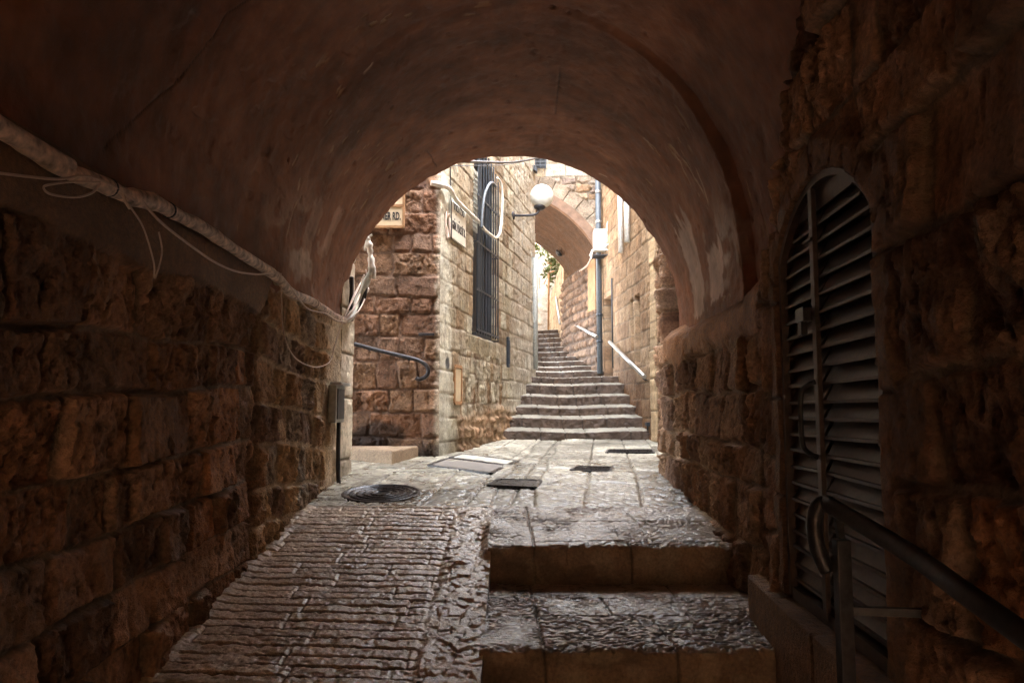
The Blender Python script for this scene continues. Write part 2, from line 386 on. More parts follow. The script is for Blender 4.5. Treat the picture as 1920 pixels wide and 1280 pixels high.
# --- broad near steps: tread and riser are one carved stone sheet
def step_sheet(name, x0, x1, yf, yb, ztop, zbot, zfun, seed, parent=None, nx=300, lip=.025, base=C_(.3, .245, .18), ny=140, hc=(.3, .6), lb=(.6, 1.2), dip=None, strip=None, pit=.008, wetv=.1, mat=None, matn='paving'):
    xs = np.linspace(x0, x1, nx)
    yy = np.linspace(yb, yf + lip, ny); prof = [(y, zfun(y)) for y in yy]
    zt = zfun(yf)
    for a in np.linspace(0, 90, 7)[1:]: prof.append((yf + lip - lip * math.sin(R(a)), zt - lip + lip * math.cos(R(a))))
    for z in np.linspace(zt - lip, zbot, max(12, int((zt - zbot) / .012)))[1:]: prof.append((yf + (zt - lip - z) * -.0, z))
    prof = np.array(prof); L = np.concatenate([[0], np.cumsum(np.hypot(np.diff(prof[:, 0]), np.diff(prof[:, 1])))])
    X, T = np.meshgrid(xs, L, indexing='ij')
    Yp = np.interp(T, L, prof[:, 0]); Zp = np.interp(T, L, prof[:, 1])
    return X, T, Yp, Zp, L[ny - 1]
def near_step(name, yf, yb, zfun, zbot, seed, label, cat, jlist):
    X, T, Yp, Zp, Lt = step_sheet(name, -.15, 1.62, yf, yb, 0, zbot, zfun, seed, nx=360, ny=int((yb - yf) / .0052))
    wv = .018 * (fbm(X * 2.2, T * 0 + seed, seed + 9, 3) - .5) * 2
    P = np.stack([X, Yp + wv * sm(Lt - .4, Lt, T), Zp + .012 * (fbm(X * 1.8, T * .6, seed + 2, 3) - .5)], -1)
    n = fbm(X * 44, T * 84, seed + 3, 2); pits = sm(.46, .62, n) * (.4 + .6 * sm(.3, .62, fbm(X * 3.5, T * 3.5, seed + 4, 3)))
    top = 1 - sm(Lt - .01, Lt + .03, T)
    fa, fe = facets(X * 9, T * 9, seed + 8); h = -pits * (.0062 * top + .003) + (fbm(X * 7, T * 7, seed + 5, 3) - .5) * .014 + (1 - top) * (fa * .014 + (fbm(X * 20, T * 20, seed + 9, 4) - .5) * .024) - sm(.52, .68, fbm(X * 9, T * 4, seed + 10, 3)) * np.exp(-((T - Lt - .01) / .035) ** 2) * .024
    jw = .006 * (fbm(X * 12, T * 12, seed + 6, 2) - .5) * 2
    J = np.zeros_like(X)
    for (xa, ta, tb) in jlist[0]: J = np.maximum(J, np.exp(-((X + jw - xa - .03 * (T - Lt)) / .007) ** 2) * (T > ta) * (T < tb))
    for (ta, xa, xb) in jlist[1]: J = np.maximum(J, np.exp(-((T + jw - ta) / .007) ** 2) * (X > xa) * (X < xb))
    h = h - J * .012
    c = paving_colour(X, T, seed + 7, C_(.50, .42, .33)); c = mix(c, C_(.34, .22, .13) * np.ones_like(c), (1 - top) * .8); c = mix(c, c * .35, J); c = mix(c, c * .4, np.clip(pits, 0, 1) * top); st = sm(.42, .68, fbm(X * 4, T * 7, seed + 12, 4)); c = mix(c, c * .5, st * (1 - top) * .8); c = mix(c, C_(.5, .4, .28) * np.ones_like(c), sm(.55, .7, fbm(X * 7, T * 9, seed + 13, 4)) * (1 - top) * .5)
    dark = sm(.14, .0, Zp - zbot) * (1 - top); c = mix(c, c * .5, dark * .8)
    c4 = np.concatenate([c, (.12 * np.ones_like(X) + .5 * (1 - top) + .35 * sm(1.15, 1.45, X) * top)[..., None]], -1)
    o = relief(name, P, h, c4, M['paving'], sign=-1, back=.12); return tag(o, label, cat, 'broad stone steps beside the ramp')
Lt2 = 5.93 - 4.82; Lt1 = 4.86 - 3.546
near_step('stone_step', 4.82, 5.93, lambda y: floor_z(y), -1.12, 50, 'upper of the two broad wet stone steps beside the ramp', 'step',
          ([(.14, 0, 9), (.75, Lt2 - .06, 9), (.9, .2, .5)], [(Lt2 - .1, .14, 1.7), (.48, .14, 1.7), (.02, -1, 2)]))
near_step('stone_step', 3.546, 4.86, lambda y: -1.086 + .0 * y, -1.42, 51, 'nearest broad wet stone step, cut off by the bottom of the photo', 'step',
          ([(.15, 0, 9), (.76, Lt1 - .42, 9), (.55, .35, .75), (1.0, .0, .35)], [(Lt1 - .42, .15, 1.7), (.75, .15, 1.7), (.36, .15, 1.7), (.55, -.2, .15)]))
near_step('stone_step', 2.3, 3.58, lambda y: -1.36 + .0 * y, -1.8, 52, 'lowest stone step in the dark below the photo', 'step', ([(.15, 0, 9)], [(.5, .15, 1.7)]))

# ================================================================== THE TUNNEL
ROCK = [(.42, .225, .125), (.30, .16, .085), (.48, .275, .16), (.22, .125, .078), (.45, .215, .10), (.36, .225, .145), (.27, .16, .10), (.52, .31, .19)]
def wall_sheet(path, zs, res):
    """plan path (list of x,y) -> sheet of points over the arc length and z"""
    pth = np.array(path, float); sl = np.concatenate([[0], np.cumsum(np.hypot(*np.diff(pth, axis=0).T))])
    return pth, sl
def carve_rock(S, Z, seed, lit=1., mort_c=C_(.27, .19, .125), hc=(.2, .36), lb=(.18, .55), depth=.055, rough=.055, off=.03, pal=ROCK, warp=.035, mort=.03, bev=.045, stretch=1.0):
    d, face, plane, r1, r2, r3, r4 = masonry(S, Z, seed, hc, lb, warp, 5., mort, bev, off, .12)
    n = fbm(S * 7, Z * 7 / stretch, seed + 20, 5, .55); n2 = fbm(S * 22, Z * 16, seed + 21, 4, .6); pits = sm(.6, .8, fbm(S * 30, Z * 22, seed + 22, 3))
    rid = 1 - np.abs(2 * fbm(S * 9, Z * 5, seed + 27, 3) - 1)
    amt = .35 + 1.0 * r4
    wx = .9 * (fbm(S * 9, Z * 9, seed + 28, 2) - .5); fa, fe = facets(S * 11 + wx, Z * 7 / stretch + wx, seed + 29); fb, _ = facets(S * 27 + wx * 2, Z * 20 / stretch, seed + 31)
    h = face * depth + plane * face + face * amt * ((n - .5) * rough * 1.1 + (n2 - .5) * rough * .7 - (1 - rid) * rough * .12 - pits * .012 + fa * rough * .55 + fb * rough * .26) + (1 - face) * (fbm(S * 6, Z * 6, seed + 23, 3) - .5) * .045
    c = pick(r1, pal) * (.7 + .6 * fbm(S * 4, Z * 4, seed + 24, 4)[..., None]) * (.8 + .4 * n2[..., None])
    mc = mort_c * (.75 + .5 * fbm(S * 5, Z * 5, seed + 25, 3)[..., None])
    c = mix(mc, c, sm(.2, .6, face)); c = mix(c, c * .45, pits * face * .8)
    return h, c, face
# --- left wall
ysL = np.concatenate([np.linspace(-6, 1.7, 60, endpoint=False), np.linspace(1.7, 7.12, 640)])
zs = np.linspace(-2.4, .93, 270); zs = np.concatenate([np.linspace(-2.4, -1.45, 20, endpoint=False), np.linspace(-1.45, .93, 290)])
Yg, Zg = np.meshgrid(ysL, zs, indexing='ij')
XL = lambda y: np.interp(y, [-6, 3, 5.2, 7.2], [-1.62, -1.60, -1.62, -1.66])
P = np.stack([XL(Yg), Yg, Zg], -1)
h, c, face = carve_rock(Yg, Zg - .04 * Yg, 101, hc=(.2, .36), lb=(.18, .6), warp=.012, mort=.008, bev=.016, depth=.03, rough=.042, off=.028)
h2, c2, f2 = carve_rock(Yg, Zg + .03 * Yg, 131, hc=(.19, .32), lb=(.2, .42), mort=.012, bev=.022, mort_c=C_(.50, .38, .25), depth=.020, warp=.028, rough=.05, off=.02, pal=[(.44, .28, .16), (.5, .34, .19), (.3, .2, .14), (.38, .3, .22), (.55, .37, .2)])
mfar = sm(4.55, 4.85, Yg + .2 * (fbm(Zg * 4, Yg * 3, 140, 2) - .5)); h = h * (1 - mfar) + h2 * mfar; c = mix(c, c2, mfar)
seam = np.exp(-((Yg - 4.7 - .1 * (fbm(Zg * 3, Yg * 0, 141, 2) - .5)) / .05) ** 2); h = h - seam * .06; c = mix(c, c * .5, seam)
# plaster band above the masonry and smooth render near the mouth of the tunnel
lo = .6 + .05 * (fbm(Yg * 3, Zg * 0, 104, 3) - .5) * 2 + .28 * sm(4.6, 4.95, Yg)
pb = sm(lo, lo + .035, Zg)
pc = C_(.25, .15, .09) * (.8 + .4 * fbm(Yg * 3, Zg * 3, 105, 4)[..., None])
hp = .045 + .02 * (fbm(Yg * 2, Zg * 2, 106, 3) - .5) + .006 * (fbm(Yg * 12, Zg * 12, 107, 3) - .5)
h = h * (1 - pb) + hp * pb; c = mix(c, pc, pb)
ren = sm(6.35, 6.75, Yg + .5 * (fbm(Yg * 3, Zg * 3, 108, 3) - .5)) * .75; h = h * (1 - ren) + (.035 + .012 * (fbm(Yg * 9, Zg * 9, 109, 3) - .5)) * ren; c = mix(c, C_(.6, .48, .33) * np.ones_like(c), ren)
h = h - sm(.86, .93, Zg) * .05
lw = relief('stone_wall', P, h, c, M['rock'], sign=1, back=.6)
tag(lw, 'dark rough stone wall on the left of the tunnel under the wrapped cable', 'wall')
# dressed pier at the left side of the tunnel's mouth
pz = np.linspace(-.85, 2.0, 220); ps = np.linspace(0, .92, 60)
Sg, Zg = np.meshgrid(ps, pz, indexing='ij')
pth = np.array([(-1.63, 7.10), (-1.60, 7.52), (-2.05, 7.6)]); sl = np.array([0, .42, .92])
P = np.stack([np.interp(Sg, sl, pth[:, 0]), np.interp(Sg, sl, pth[:, 1]), Zg], -1)
d, face, plane, r1, r2, r3, r4 = masonry(Sg, Zg, 150, (.38, .62), (2., 3.), .006, 4, .008, .012, .006, .01)
h = (face - 1) * .02 + plane * .5 + .02 * (fbm(Sg * 16, Zg * 16, 151, 4) - .5)
c = pick(r1, [(.58, .50, .38), (.52, .44, .33), (.56, .48, .37)]) * (.75 + .5 * fbm(Sg * 14, Zg * 14, 152, 3)[..., None]); c = mix(c * .45, c, face)
low = sm(-.25, -.7, Zg); c = mix(c, c * .6, low)
relief('corner_pier', P, h, c, M['ashlar'], lw, sign=1, back=.3)

# --- right wall, with the recess of the shuttered door
XR = lambda y: np.interp(y, [-6, 1.0, 3.546, 4.82, 7.34, 7.9], [.98, 1.145, 1.308, 1.43, 1.50, 1.60])
DN = np.array([-1, .064]); DN /= np.linalg.norm(DN); DE = np.array([.064, 1]); DE /= np.linalg.norm(DE)
D0 = np.array([1.10 + .064 * 1.47, 2.47])
def DP(a, z, o=0.): q = D0 + DE * a + DN * o; return np.array([q[0], q[1], z])
DW, DZ0, DZS, DRISE = 1.11, -.865, .70, .27
DR = ((DW / 2) ** 2 + DRISE ** 2) / (2 * DRISE); DZC = DZS + DRISE - DR
def dtop(a): return DZC + np.sqrt(np.maximum(DR ** 2 - (a - DW / 2) ** 2, 0))
yv = np.concatenate([np.linspace(-6, 1.1, 50, endpoint=False), np.linspace(1.1, 7.9, 720)])
zv = np.concatenate([np.linspace(-2.6, -1.35, 25, endpoint=False), np.linspace(-1.35, 2.9, 430)])
Yg, Zg = np.meshgrid(yv, zv, indexing='ij')
P = np.stack([XR(Yg), Yg, Zg], -1)
h, c, face = carve_rock(Yg, Zg, 201, hc=(.24, .44), lb=(.2, .6), rough=.046, depth=.036, stretch=1.5, mort=.014, bev=.02, warp=.022, off=.03)
h2, c2, f2 = carve_rock(Yg, Zg, 231, hc=(.2, .36), lb=(.2, .46), rough=.055, depth=.032, stretch=1.5, mort=.012, bev=.02, warp=.03, off=.035, mort_c=C_(.34, .22, .13), pal=[(.36, .20, .115), (.44, .26, .15), (.28, .16, .10), (.5, .33, .21)])
mfar = sm(3.75, 4.0, Yg); h = h * (1 - mfar) + h2 * mfar; c = mix(c, c2, mfar)
# big dressed stones round the door
ya = Yg - 2.47
cl = np.maximum(np.maximum(-ya, ya - DW), np.where((ya > 0) & (ya < DW), Zg - dtop(np.clip(ya, 0, DW)), np.where(Zg > DZS, np.hypot(np.maximum(-ya, ya - DW), Zg - DZS), -9)))
ddr = np.where(Zg < DZS, np.maximum(-ya, ya - DW), cl)
rim = sm(.17, .10, ddr + .14 * (fbm(Yg * 4, Zg * 4, 205, 2) - .5)) * sm(-1.2, -1.0, Zg)
ang = np.arctan2(Zg - .2, ya - DW / 2)
jr = np.where(Zg > .55, np.abs((ang * 3.2) % 1 - .5), np.abs(((Zg + 5) / .46) % 1 - .5)); jrm = sm(.47, .495, jr)
hr = .035 + .03 * (fbm(Yg * 5, Zg * 5, 206, 4) - .5) + facets(Yg * 12, Zg * 7, 214)[0] * .008 - jrm * .02
crm = C_(.27, .155, .09) * (.8 + .4 * fbm(Yg * 6, Zg * 6, 207, 4)[..., None])
h = h * (1 - rim) + hr * rim; c = mix(c, mix(crm, crm * .4, jrm), rim)
sill = ((ya > -.08) & (ya < DW + .5) & (Zg < DZ0) & (Zg > -1.6)).astype(float)
h = h * (1 - sill) + sill * (.10 + .012 * (fbm(Yg * 6, Zg * 6, 208, 4) - .5) - .02 * (np.abs(ya - .55) < .012)); c = mix(c, C_(.3, .18, .10) * (.75 + .5 * fbm(Yg * 9, Zg * 9, 209, 4)[..., None]), sill)
# where the rock stops short of the plastered vault
yb_ = 3.86 - .66 * np.clip(Zg - .6, 0, 3) * .9 + .10 * (fbm(Zg * 4, Yg * 0, 211, 3) - .5) * 2
up = sm(.60, .95, Zg + .12 * (fbm(Yg * 2.5, Zg * 2.5, 210, 3) - .5) * 2) * sm(yb_ - .03, yb_ + .05, Yg) * sm(7.43, 7.37, Yg)
lump = sm(.38, .50, Zg + .12 * (fbm(Yg * 2.5, Zg * 2.5, 210, 3) - .5) * 2) * sm(yb_ - .02, yb_ + .04, Yg) * sm(7.3, 7.0, Yg)
hl = .055 + .03 * (fbm(Yg * 6, Zg * 6, 212, 4) - .5)
h = h * (1 - lump) + hl * lump; c = mix(c, C_(.40, .19, .085) * (.75 + .5 * fbm(Yg * 7, Zg * 9, 213, 4)[..., None]), lump)
h = h - up * .5
opening = (ya > 0) & (ya < DW) & (Zg > DZ0) & (Zg < dtop(np.clip(ya, 0, DW)))
h = np.where(opening, -.17, h); c = np.where(opening[..., None], C_(.05, .035, .025), c)
rw = relief('stone_wall', P, h, c, M['rock'], sign=-1, back=.6)
tag(rw, 'rough stone wall on the right of the tunnel around the shuttered door', 'wall')

# --- plastered barrel vault
def vault_prof(Y):
    zsL = .88
    wl = np.interp(Y, [4.5, 5.1, 7.3], [1.68, 1.60, 1.66]); wr = np.interp(Y, [4.86, 4.93, 7.3], [1.62, 1.545, 1.64]); hh = np.interp(Y, [-6, 4.86, 4.93, 7.3], [2.0, 1.885, 1.87, 1.64])
    return wl, wr, hh
th = np.concatenate([np.linspace(-.16, 0, 16, endpoint=False), np.linspace(0, .06, 22, endpoint=False), np.linspace(.06, .36, 330, endpoint=False), np.linspace(.36, 1, 220), np.linspace(1.0, 1.22, 30)[1:]])
vy = np.concatenate([np.linspace(-6, 1.5, 40, endpoint=False), np.linspace(1.5, 4.80, 330, endpoint=False), np.linspace(4.80, 4.99, 26, endpoint=False), np.linspace(4.99, 7.32, 170)])
Tg, Yg = np.meshgrid(th, vy, indexing='ij')
a = math.pi * (1 - np.clip(Tg, 0, 1)); wl, wr, hh = vault_prof(Yg + .02 * (fbm(Tg * 9, Tg * 0, 300, 3) - .5))
Xv = np.where(np.cos(a) < 0, np.cos(a) * wl, np.cos(a) * wr); Zv = .9 + np.sin(a) * hh + np.minimum(Tg, 0) * 2.0 * (.12 + .88 * sm(5.2, 4.7, Yg)) - np.maximum(Tg - 1, 0) * 2.2
jag = .07 * (fbm(Tg * 26, Tg * 0, 301, 4) - .5) * 2 * sm(7.0, 7.32, Yg)
P = np.stack([Xv, Yg + jag, Zv], -1)
arc = Tg * 5.2
h = .05 * (fbm(arc * .9, Yg * .9, 302, 3) - .5) + .020 * (fbm(arc * 5, Yg * 5, 303, 4) - .5) + .008 * (fbm(arc * 15, Yg * 15, 311, 3) - .5) - .006 * sm(.6, .75, fbm(arc * 11, Yg * 6, 312, 3))
c = C_(.28, .120, .066) * (.5 + .9 * fbm(arc * .9, Yg * 1.8, 304, 5)[..., None]) * (.9 + .2 * fbm(arc * 18, Yg * 5, 305, 3)[..., None])
streak = fbm(arc * 1.4, Yg * 7 + arc * 1.5, 306, 4); c = mix(c, c * .72, sm(.5, .72, streak) * .7)
pale = sm(.47, .58, fbm(arc * 5, Yg * 3, 307, 4)) * ((np.exp(-((Tg - .955) / .045) ** 2) + .8 * np.exp(-((Tg - .05) / .05) ** 2)) * np.exp(-((Yg - 5.5) / .55) ** 2))
c = mix(c, C_(.58, .44, .36) * np.ones_like(c), np.clip(pale * 1.2, 0, .85)); h = h + pale * .004
scr = sm(.74, .78, fbm(arc * 8, Yg * 22, 308, 2)) * sm(.6, .72, fbm(arc * 1.7, Yg * 1.7, 309, 3)); c = mix(c, C_(.5, .32, .2) * np.ones_like(c), scr * .7); h = h - scr * .008
chip = sm(.80, .83, fbm(arc * 9, Yg * 9, 310, 3)) * sm(4.4, 4.8, Yg); h = h - chip * .01; c = mix(c, c * .6, chip * .6)
def vault_point(x, y):
    d = ray(x, y); lo, hi = .5, 12.
    for _ in range(50):
        m = (lo + hi) / 2; p = d * (m / d[1]); w_, r_, h_ = vault_prof(p[1]); wx = w_ if p[0] < 0 else r_
        inside = (p[2] < .9 and abs(p[0]) < wx) or (p[0] / wx) ** 2 + ((p[2] - .9) / h_) ** 2 < 1
        if inside: lo = m
        else: hi = m
    p = d * (lo / d[1]); w_, r_, h_ = vault_prof(p[1]); wx = w_ if p[0] < 0 else r_
    return math.pi - math.atan2(max(p[2] - .9, 0) / h_, p[0] / wx), p[1]
def crack(pts, wid, dep):
    global h, c
    q = [vault_point(*p) for p in pts]; q = [(1 - (math.pi - t_) / math.pi if False else t_ / math.pi, y_) for t_, y_ in q]
    dd = np.full(Tg.shape, 9.)
    ja = .03 * (fbm(arc * 6, Yg * 6, 320, 3) - .5)
    for (t0, y0), (t1, y1) in zip(q[:-1], q[1:]):
        ax, ay = t0 * 5.2, y0; bx, by = t1 * 5.2 - ax, y1 - ay
        k = np.clip(((arc + ja - ax) * bx + (Yg + ja - ay) * by) / (bx * bx + by * by + 1e-9), 0, 1)
        dd = np.minimum(dd, np.hypot(arc + ja - ax - k * bx, Yg + ja - ay - k * by))
    e = np.exp(-(dd / wid) ** 2); h = h - e * dep; c = mix(c, c * .4, e)
crack([(195, 285), (215, 262), (265, 215), (300, 180), (330, 158), (370, 105), (400, 70), (430, 25), (490, -10)], .0042, .006)
for (px_, py_, ra, rb) in ((1300, 490, .26, .40), (1345, 525, .24, .26), (1308, 560, .24, .30), (575, 450, .14, .3), (620, 430, .10, .22)):
    t_, y_ = vault_point(px_, py_); da_ = (arc - t_ / math.pi * 5.2) / rb; dy_ = (Yg - y_ + .05 * (fbm(arc * 2.5, Yg * 3, 332, 3) - .5)) / ra
    e_ = np.maximum(np.abs(da_) + .75 * (fbm(Yg * 15, arc * 1.6, 330 + px_, 4) - .45), np.abs(dy_) + .35 * (fbm(arc * 7, Yg * 14, 333 + px_, 4) - .5)) + .25 * (fbm(arc * 18, Yg * 18, 334, 3) - .5); k_ = sm(1.0, .8, e_) * (.7 + .5 * fbm(arc * 2, Yg * 16, 340, 3)); k_ = k_ * (.85 if px_ > 900 else .3)
    c = mix(c, C_(.62, .45, .37) * np.ones_like(c), np.clip(k_ * 1.15, 0, .92)); h = h - k_ * .004
soot = sm(.5, .75, fbm(arc * .7, Yg * .7, 331, 4)); c = mix(c, c * .6, soot * .7)
for (px_, py_, L_) in ((545, 410, .16), (552, 300, .05), (560, 345, .05), (1300, 330, .2), (1318, 350, .16), (1275, 310, .12), (690, 128, .06), (1215, 270, .08), (1130, 330, .06)):
    t_, y_ = vault_point(px_, py_); a0_ = t_ / math.pi * 5.2; ph = (px_ * 7 % 10) / 10. - .3
    u_ = (arc - a0_) * math.cos(ph) + (Yg - y_) * math.sin(ph); v_ = -(arc - a0_) * math.sin(ph) + (Yg - y_) * math.cos(ph); k_ = np.exp(-(v_ / .009) ** 2) * sm(L_, L_ * .6, np.abs(u_)); c = mix(c, C_(.6, .42, .3) * np.ones_like(c), k_ * .8); h = h - k_ * .006
crack([(800, 283), (812, 300), (818, 312)], .006, .008)
crack([(1050, 130), (1046, 180), (1040, 215)], .005, .006)
tv = relief('tunnel_vault', P, h, c, M['plaster'], sign=-1, back=.25)
tag(tv, 'brown plastered barrel vault roofing the tunnel', 'vault')
mb = MB(); mb.abox(-6, -1.95, -6, 7.2, -3, 4.8); mb.abox(-1.95, 1.95, -6, 7.2, 3.25, 4.8); mb.abox(1.951, 6, -6, 7.2, -3, 10.5)  # unseen mass; right part raised to keep sun out of the lane
mb.abox(-6, -1.2, -6.5, -6.01, -3, 4.8); mb.abox(.9, 6, -6.5, -6.01, -3, 4.8); mb.abox(-1.199, .899, -6.5, -6.01, .75, 4.8)  # unseen end wall added to dim the tunnel, gapped for fill light
for sx in (-1, 1):                         # solid haunches over the springing, kept behind the plaster
    mb.prism([(sx * 1.949, -6, 3.249), (sx * 1.15, -6, 3.249), (sx * 1.949, -6, 2.35)][::sx], (0, 13.1, 0))
mb.abox(-7, -1.75, 7.40, 9.25, 3.12, 4.8)    # rooms bridging the side alley
mb.build('unseen_masonry', M['earth'], tv)

# ================================================================== THE LANE BEYOND
HOUSE = [(.40, .355, .265), (.34, .295, .205), (.43, .395, .30), (.28, .205, .125), (.37, .32, .235), (.24, .19, .13), (.41, .37, .28)]
def ashlar(S, Z, seed, hc=(.24, .32), lb=(.25, .7), pal=HOUSE, joint=.013, rough=.014, stain=.5, mort=.008, bev=.012, warp=.008, mcol=C_(.22, .17, .12)):
    d, face, plane, r1, r2, r3, r4 = masonry(S, Z, seed, hc, lb, warp, 4., mort, bev, .007, .012)
    n = fbm(S * 12, Z * 12, seed + 20, 4, .6); n2 = fbm(S * 34, Z * 30, seed + 21, 2)
    h = (face - 1) * joint + plane * face + face * ((n - .5) * rough * 2 * (.4 + r4) - sm(.62, .8, n2) * .006)
    c = pick(r1, pal) * (.75 + .5 * fbm(S * 5, Z * 5, seed + 24, 4)[..., None]) * (.85 + .3 * n2[..., None])
    run = sm(.5, .72, fbm(S * 5, Z * .7, seed + 26, 4)) * stain            # rain stains running down
    c = mix(c, c * C_(.62, .48, .38), run)
    c = mix(mcol * (.8 + .4 * n[..., None]), c, sm(.1, .6, face))
    return h, c, face
# --- corner house: side along the lane
LA = np.array([-.905, 9.3]); LD = np.array([.236, 1.]); LD /= np.linalg.norm(LD); LN = np.array([LD[1], -LD[0]])
def onL(x, y, off=0.): return hit(x, y, (*(LA + LN * off), 0), (*LN, 0))
def sL(p): return float(np.dot(p[:2] - LA, LD))
house = empty('corner_house', (LA[0], LA[1], -.55))
tag(house, 'corner stone house with a tall barred window at the mouth of the side alley', 'house')
ss = np.linspace(0, 6.05, 330); zz = np.concatenate([np.linspace(-.75, 4.9, 300, endpoint=False), np.linspace(4.9, 9, 50)])
S, Z = np.meshgrid(ss, zz, indexing='ij')
P = np.stack([LA[0] + LD[0] * S, LA[1] + LD[1] * S, Z], -1)
h, c, face = ashlar(S, Z, 401)
h2, c2, f2 = ashlar(S, Z, 431, (.3, .36), (.10, .22), stain=.9, rough=.03); q = ((Z > -.13) & (Z < .85) & (S > .85) & (S < 3.2)).astype(float); q = q * sm(.3, .5, fbm(S * 2, Z * 2, 432, 2) + .12)
h = h * (1 - q) + h2 * q; c = mix(c, c2, q)
rub = sm(.02, -.22, Z - .16 * (S - .5) * .3 + .25 * (fbm(S * 2, Z * 2, 433, 3) - .5)) * sm(.6, .9, S); h3, c3, f3 = carve_rock(S, Z, 434, hc=(.14, .24), lb=(.12, .3), mort_c=C_(.3, .2, .12), rough=.05, depth=.03, pal=[(.36, .22, .13), (.3, .19, .11), (.42, .28, .17)])
h = h * (1 - rub) + h3 * rub; c = mix(c, c3, rub)
white = sm(.52, .3, S + .3 * (fbm(S * 3, Z * 3, 435, 3) - .5)); c = mix(c, C_(.60, .58, .48) * (.8 + .4 * fbm(S * 9, Z * 9, 436, 3)[..., None]), white * .85); h = h * (1 - .5 * white)  # corner whitened: light reflected there is put into the colour
far = sm(3.6, 4.6, S + .5 * (fbm(S * 2, Z * .8, 437, 3) - .5)); c = mix(c, C_(.5, .46, .38) * (.55 + .9 * fbm(S * 14, Z * 1.2, 438, 4)[..., None]), far * .75)
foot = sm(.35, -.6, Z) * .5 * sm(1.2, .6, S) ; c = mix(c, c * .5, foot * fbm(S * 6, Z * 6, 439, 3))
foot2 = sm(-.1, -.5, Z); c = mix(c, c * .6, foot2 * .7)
# graffiti smudge
pg = onL(839, 681); e = np.hypot((S - sL(pg)) / .09, (Z - pg[2]) / .085); gm = sm(1.1, .8, e + .5 * (fbm(S * 30, Z * 14, 440, 2) - .5)); c = mix(c, C_(.045, .05, .055) * np.ones_like(c), gm * .92)
# window opening
wp0 = onL(887, 625); wp1 = onL(928, 640); ws0, ws1 = sL(wp0), sL(wp1); wz0 = float((wp0[2] + wp1[2]) / 2 ); wz1 = 3.55; wr = (ws1 - ws0) / 2
def wtop(s_): return wz1 + .62 * np.sqrt(np.maximum(0, 1 - ((s_ - (ws0 + ws1) / 2) / wr) ** 2)) * wr
opn = (S > ws0) & (S < ws1) & (Z > wz0) & (Z < wtop(S)); h = np.where(opn, -.22, h); c = np.where(opn[..., None], c * .6, c)
pb2 = onL(1019 / 1019 * 838, 422); eh = np.hypot((S - sL(onL(838, 422))) / .10, (Z - pb2[2]) / .20); h = np.where(eh < 1, -.14, h); c = np.where((eh < 1)[..., None], C_(.03, .025, .02), c)
relief('side_wall', P, h, c, M['ashlar'], house, sign=1, back=.5)
# front towards the covered side alley
FR = [(.24, .12, .065), (.19, .10, .058), (.26, .145, .08), (.14, .075, .05), (.22, .11, .06), (.28, .16, .09), (.22, .125, .075)]
ss = np.linspace(0, 5.5, 330) ** 1.0; ss = np.concatenate([np.linspace(0, 2.3, 190, endpoint=False), np.linspace(2.3, 5.6, 40)]); zz = np.linspace(-.75, 3.3, 300)
S, Z = np.meshgrid(ss, zz, indexing='ij')
P = np.stack([LA[0] - S, LA[1] + 0 * S, Z], -1)
h, c, face = carve_rock(S, Z, 461, hc=(.2, .36), lb=(.22, .62), warp=.02, mort=.016, bev=.02, depth=.03, rough=.03, off=.012, pal=FR, mort_c=C_(.19, .11, .07))
brk = sm(.08, .0, S + .07 * (fbm(Z * 9, S * 5, 462, 3) - .5)); c = mix(c, C_(.55, .47, .36) * np.ones_like(c), brk)
sk = sm(.12, 0, np.abs(Z + .30 + (S - .75) * -.25)) * sm(.5, .8, S) * sm(1.3, 1.0, S); c = mix(c, c * .25, np.clip(sm(1., .6, np.hypot((S - .75) / .38, (Z + .32) / .22) + .5 * (fbm(S * 6, Z * 6, 463, 3) - .5)), 0, 1))
ft = sm(-.3, -.5, Z) * sm(.55, .3, S); c = mix(c, C_(.06, .055, .055) * np.ones_like(c), ft * .8)
h = h * sm(0, .03, S)
relief('front_wall', P, h, c, M['rock'], house, sign=-1 , back=.5)
mb = MB(); mb.prism([(-1.42, 9.85, -1.), (.0, 15.0, -1.), (-6.5, 15.0, -1.), (-6.5, 9.85, -1.)], (0, 0, 9.9)); mb.build('house_body', M['earth'], house)

# --- right house
RA = np.array([2.28, 12.5]); RD = np.array([-.0786, 1.]); RD /= np.linalg.norm(RD); RN = np.array([-RD[1], RD[0]])
def onR(x, y, off=0.): return hit(x, y, (*(RA + RN * off), 0), (*RN, 0))
def sR(p): return float(np.dot(p[:2] - RA, RD))
rhouse = empty('right_house', (2.45, 12.5, -.5)); tag(rhouse, 'tan ashlar house on the right of the stairs with two narrow niches and white pipes', 'house')
ss = np.concatenate([np.linspace(-5.1, -1.2, 60, endpoint=False), np.linspace(-1.2, 3.95, 300)]); zz = np.concatenate([np.linspace(-.8, 5.2, 300, endpoint=False), np.linspace(5.2, 9.5, 50)])
S, Z = np.meshgrid(ss, zz, indexing='ij')
P = np.stack([RA[0] + RD[0] * S, RA[1] + RD[1] * S, Z], -1)
TAN = [(.33, .225, .135), (.29, .19, .11), (.37, .26, .16), (.26, .165, .095), (.31, .205, .12)]
h, c, face = ashlar(S, Z, 501, (.26, .33), (.35, .8), TAN, stain=.45)
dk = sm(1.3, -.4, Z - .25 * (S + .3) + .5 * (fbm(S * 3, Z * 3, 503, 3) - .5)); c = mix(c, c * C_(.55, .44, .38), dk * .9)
qn = sm(.22, .16, np.abs(S + .42)); qh, qc, qf = ashlar(S * 0 + .3, Z, 531, (.42, .52), (5, 6), [(.52, .38, .23), (.48, .35, .21)], stain=.2); qh = qh + .03; qc = mix(qc, qc * .5, (np.abs(np.abs(S + .42) - .2) < .012).astype(float))
h = h * (1 - qn) + qh * qn; c = mix(c, qc, qn)
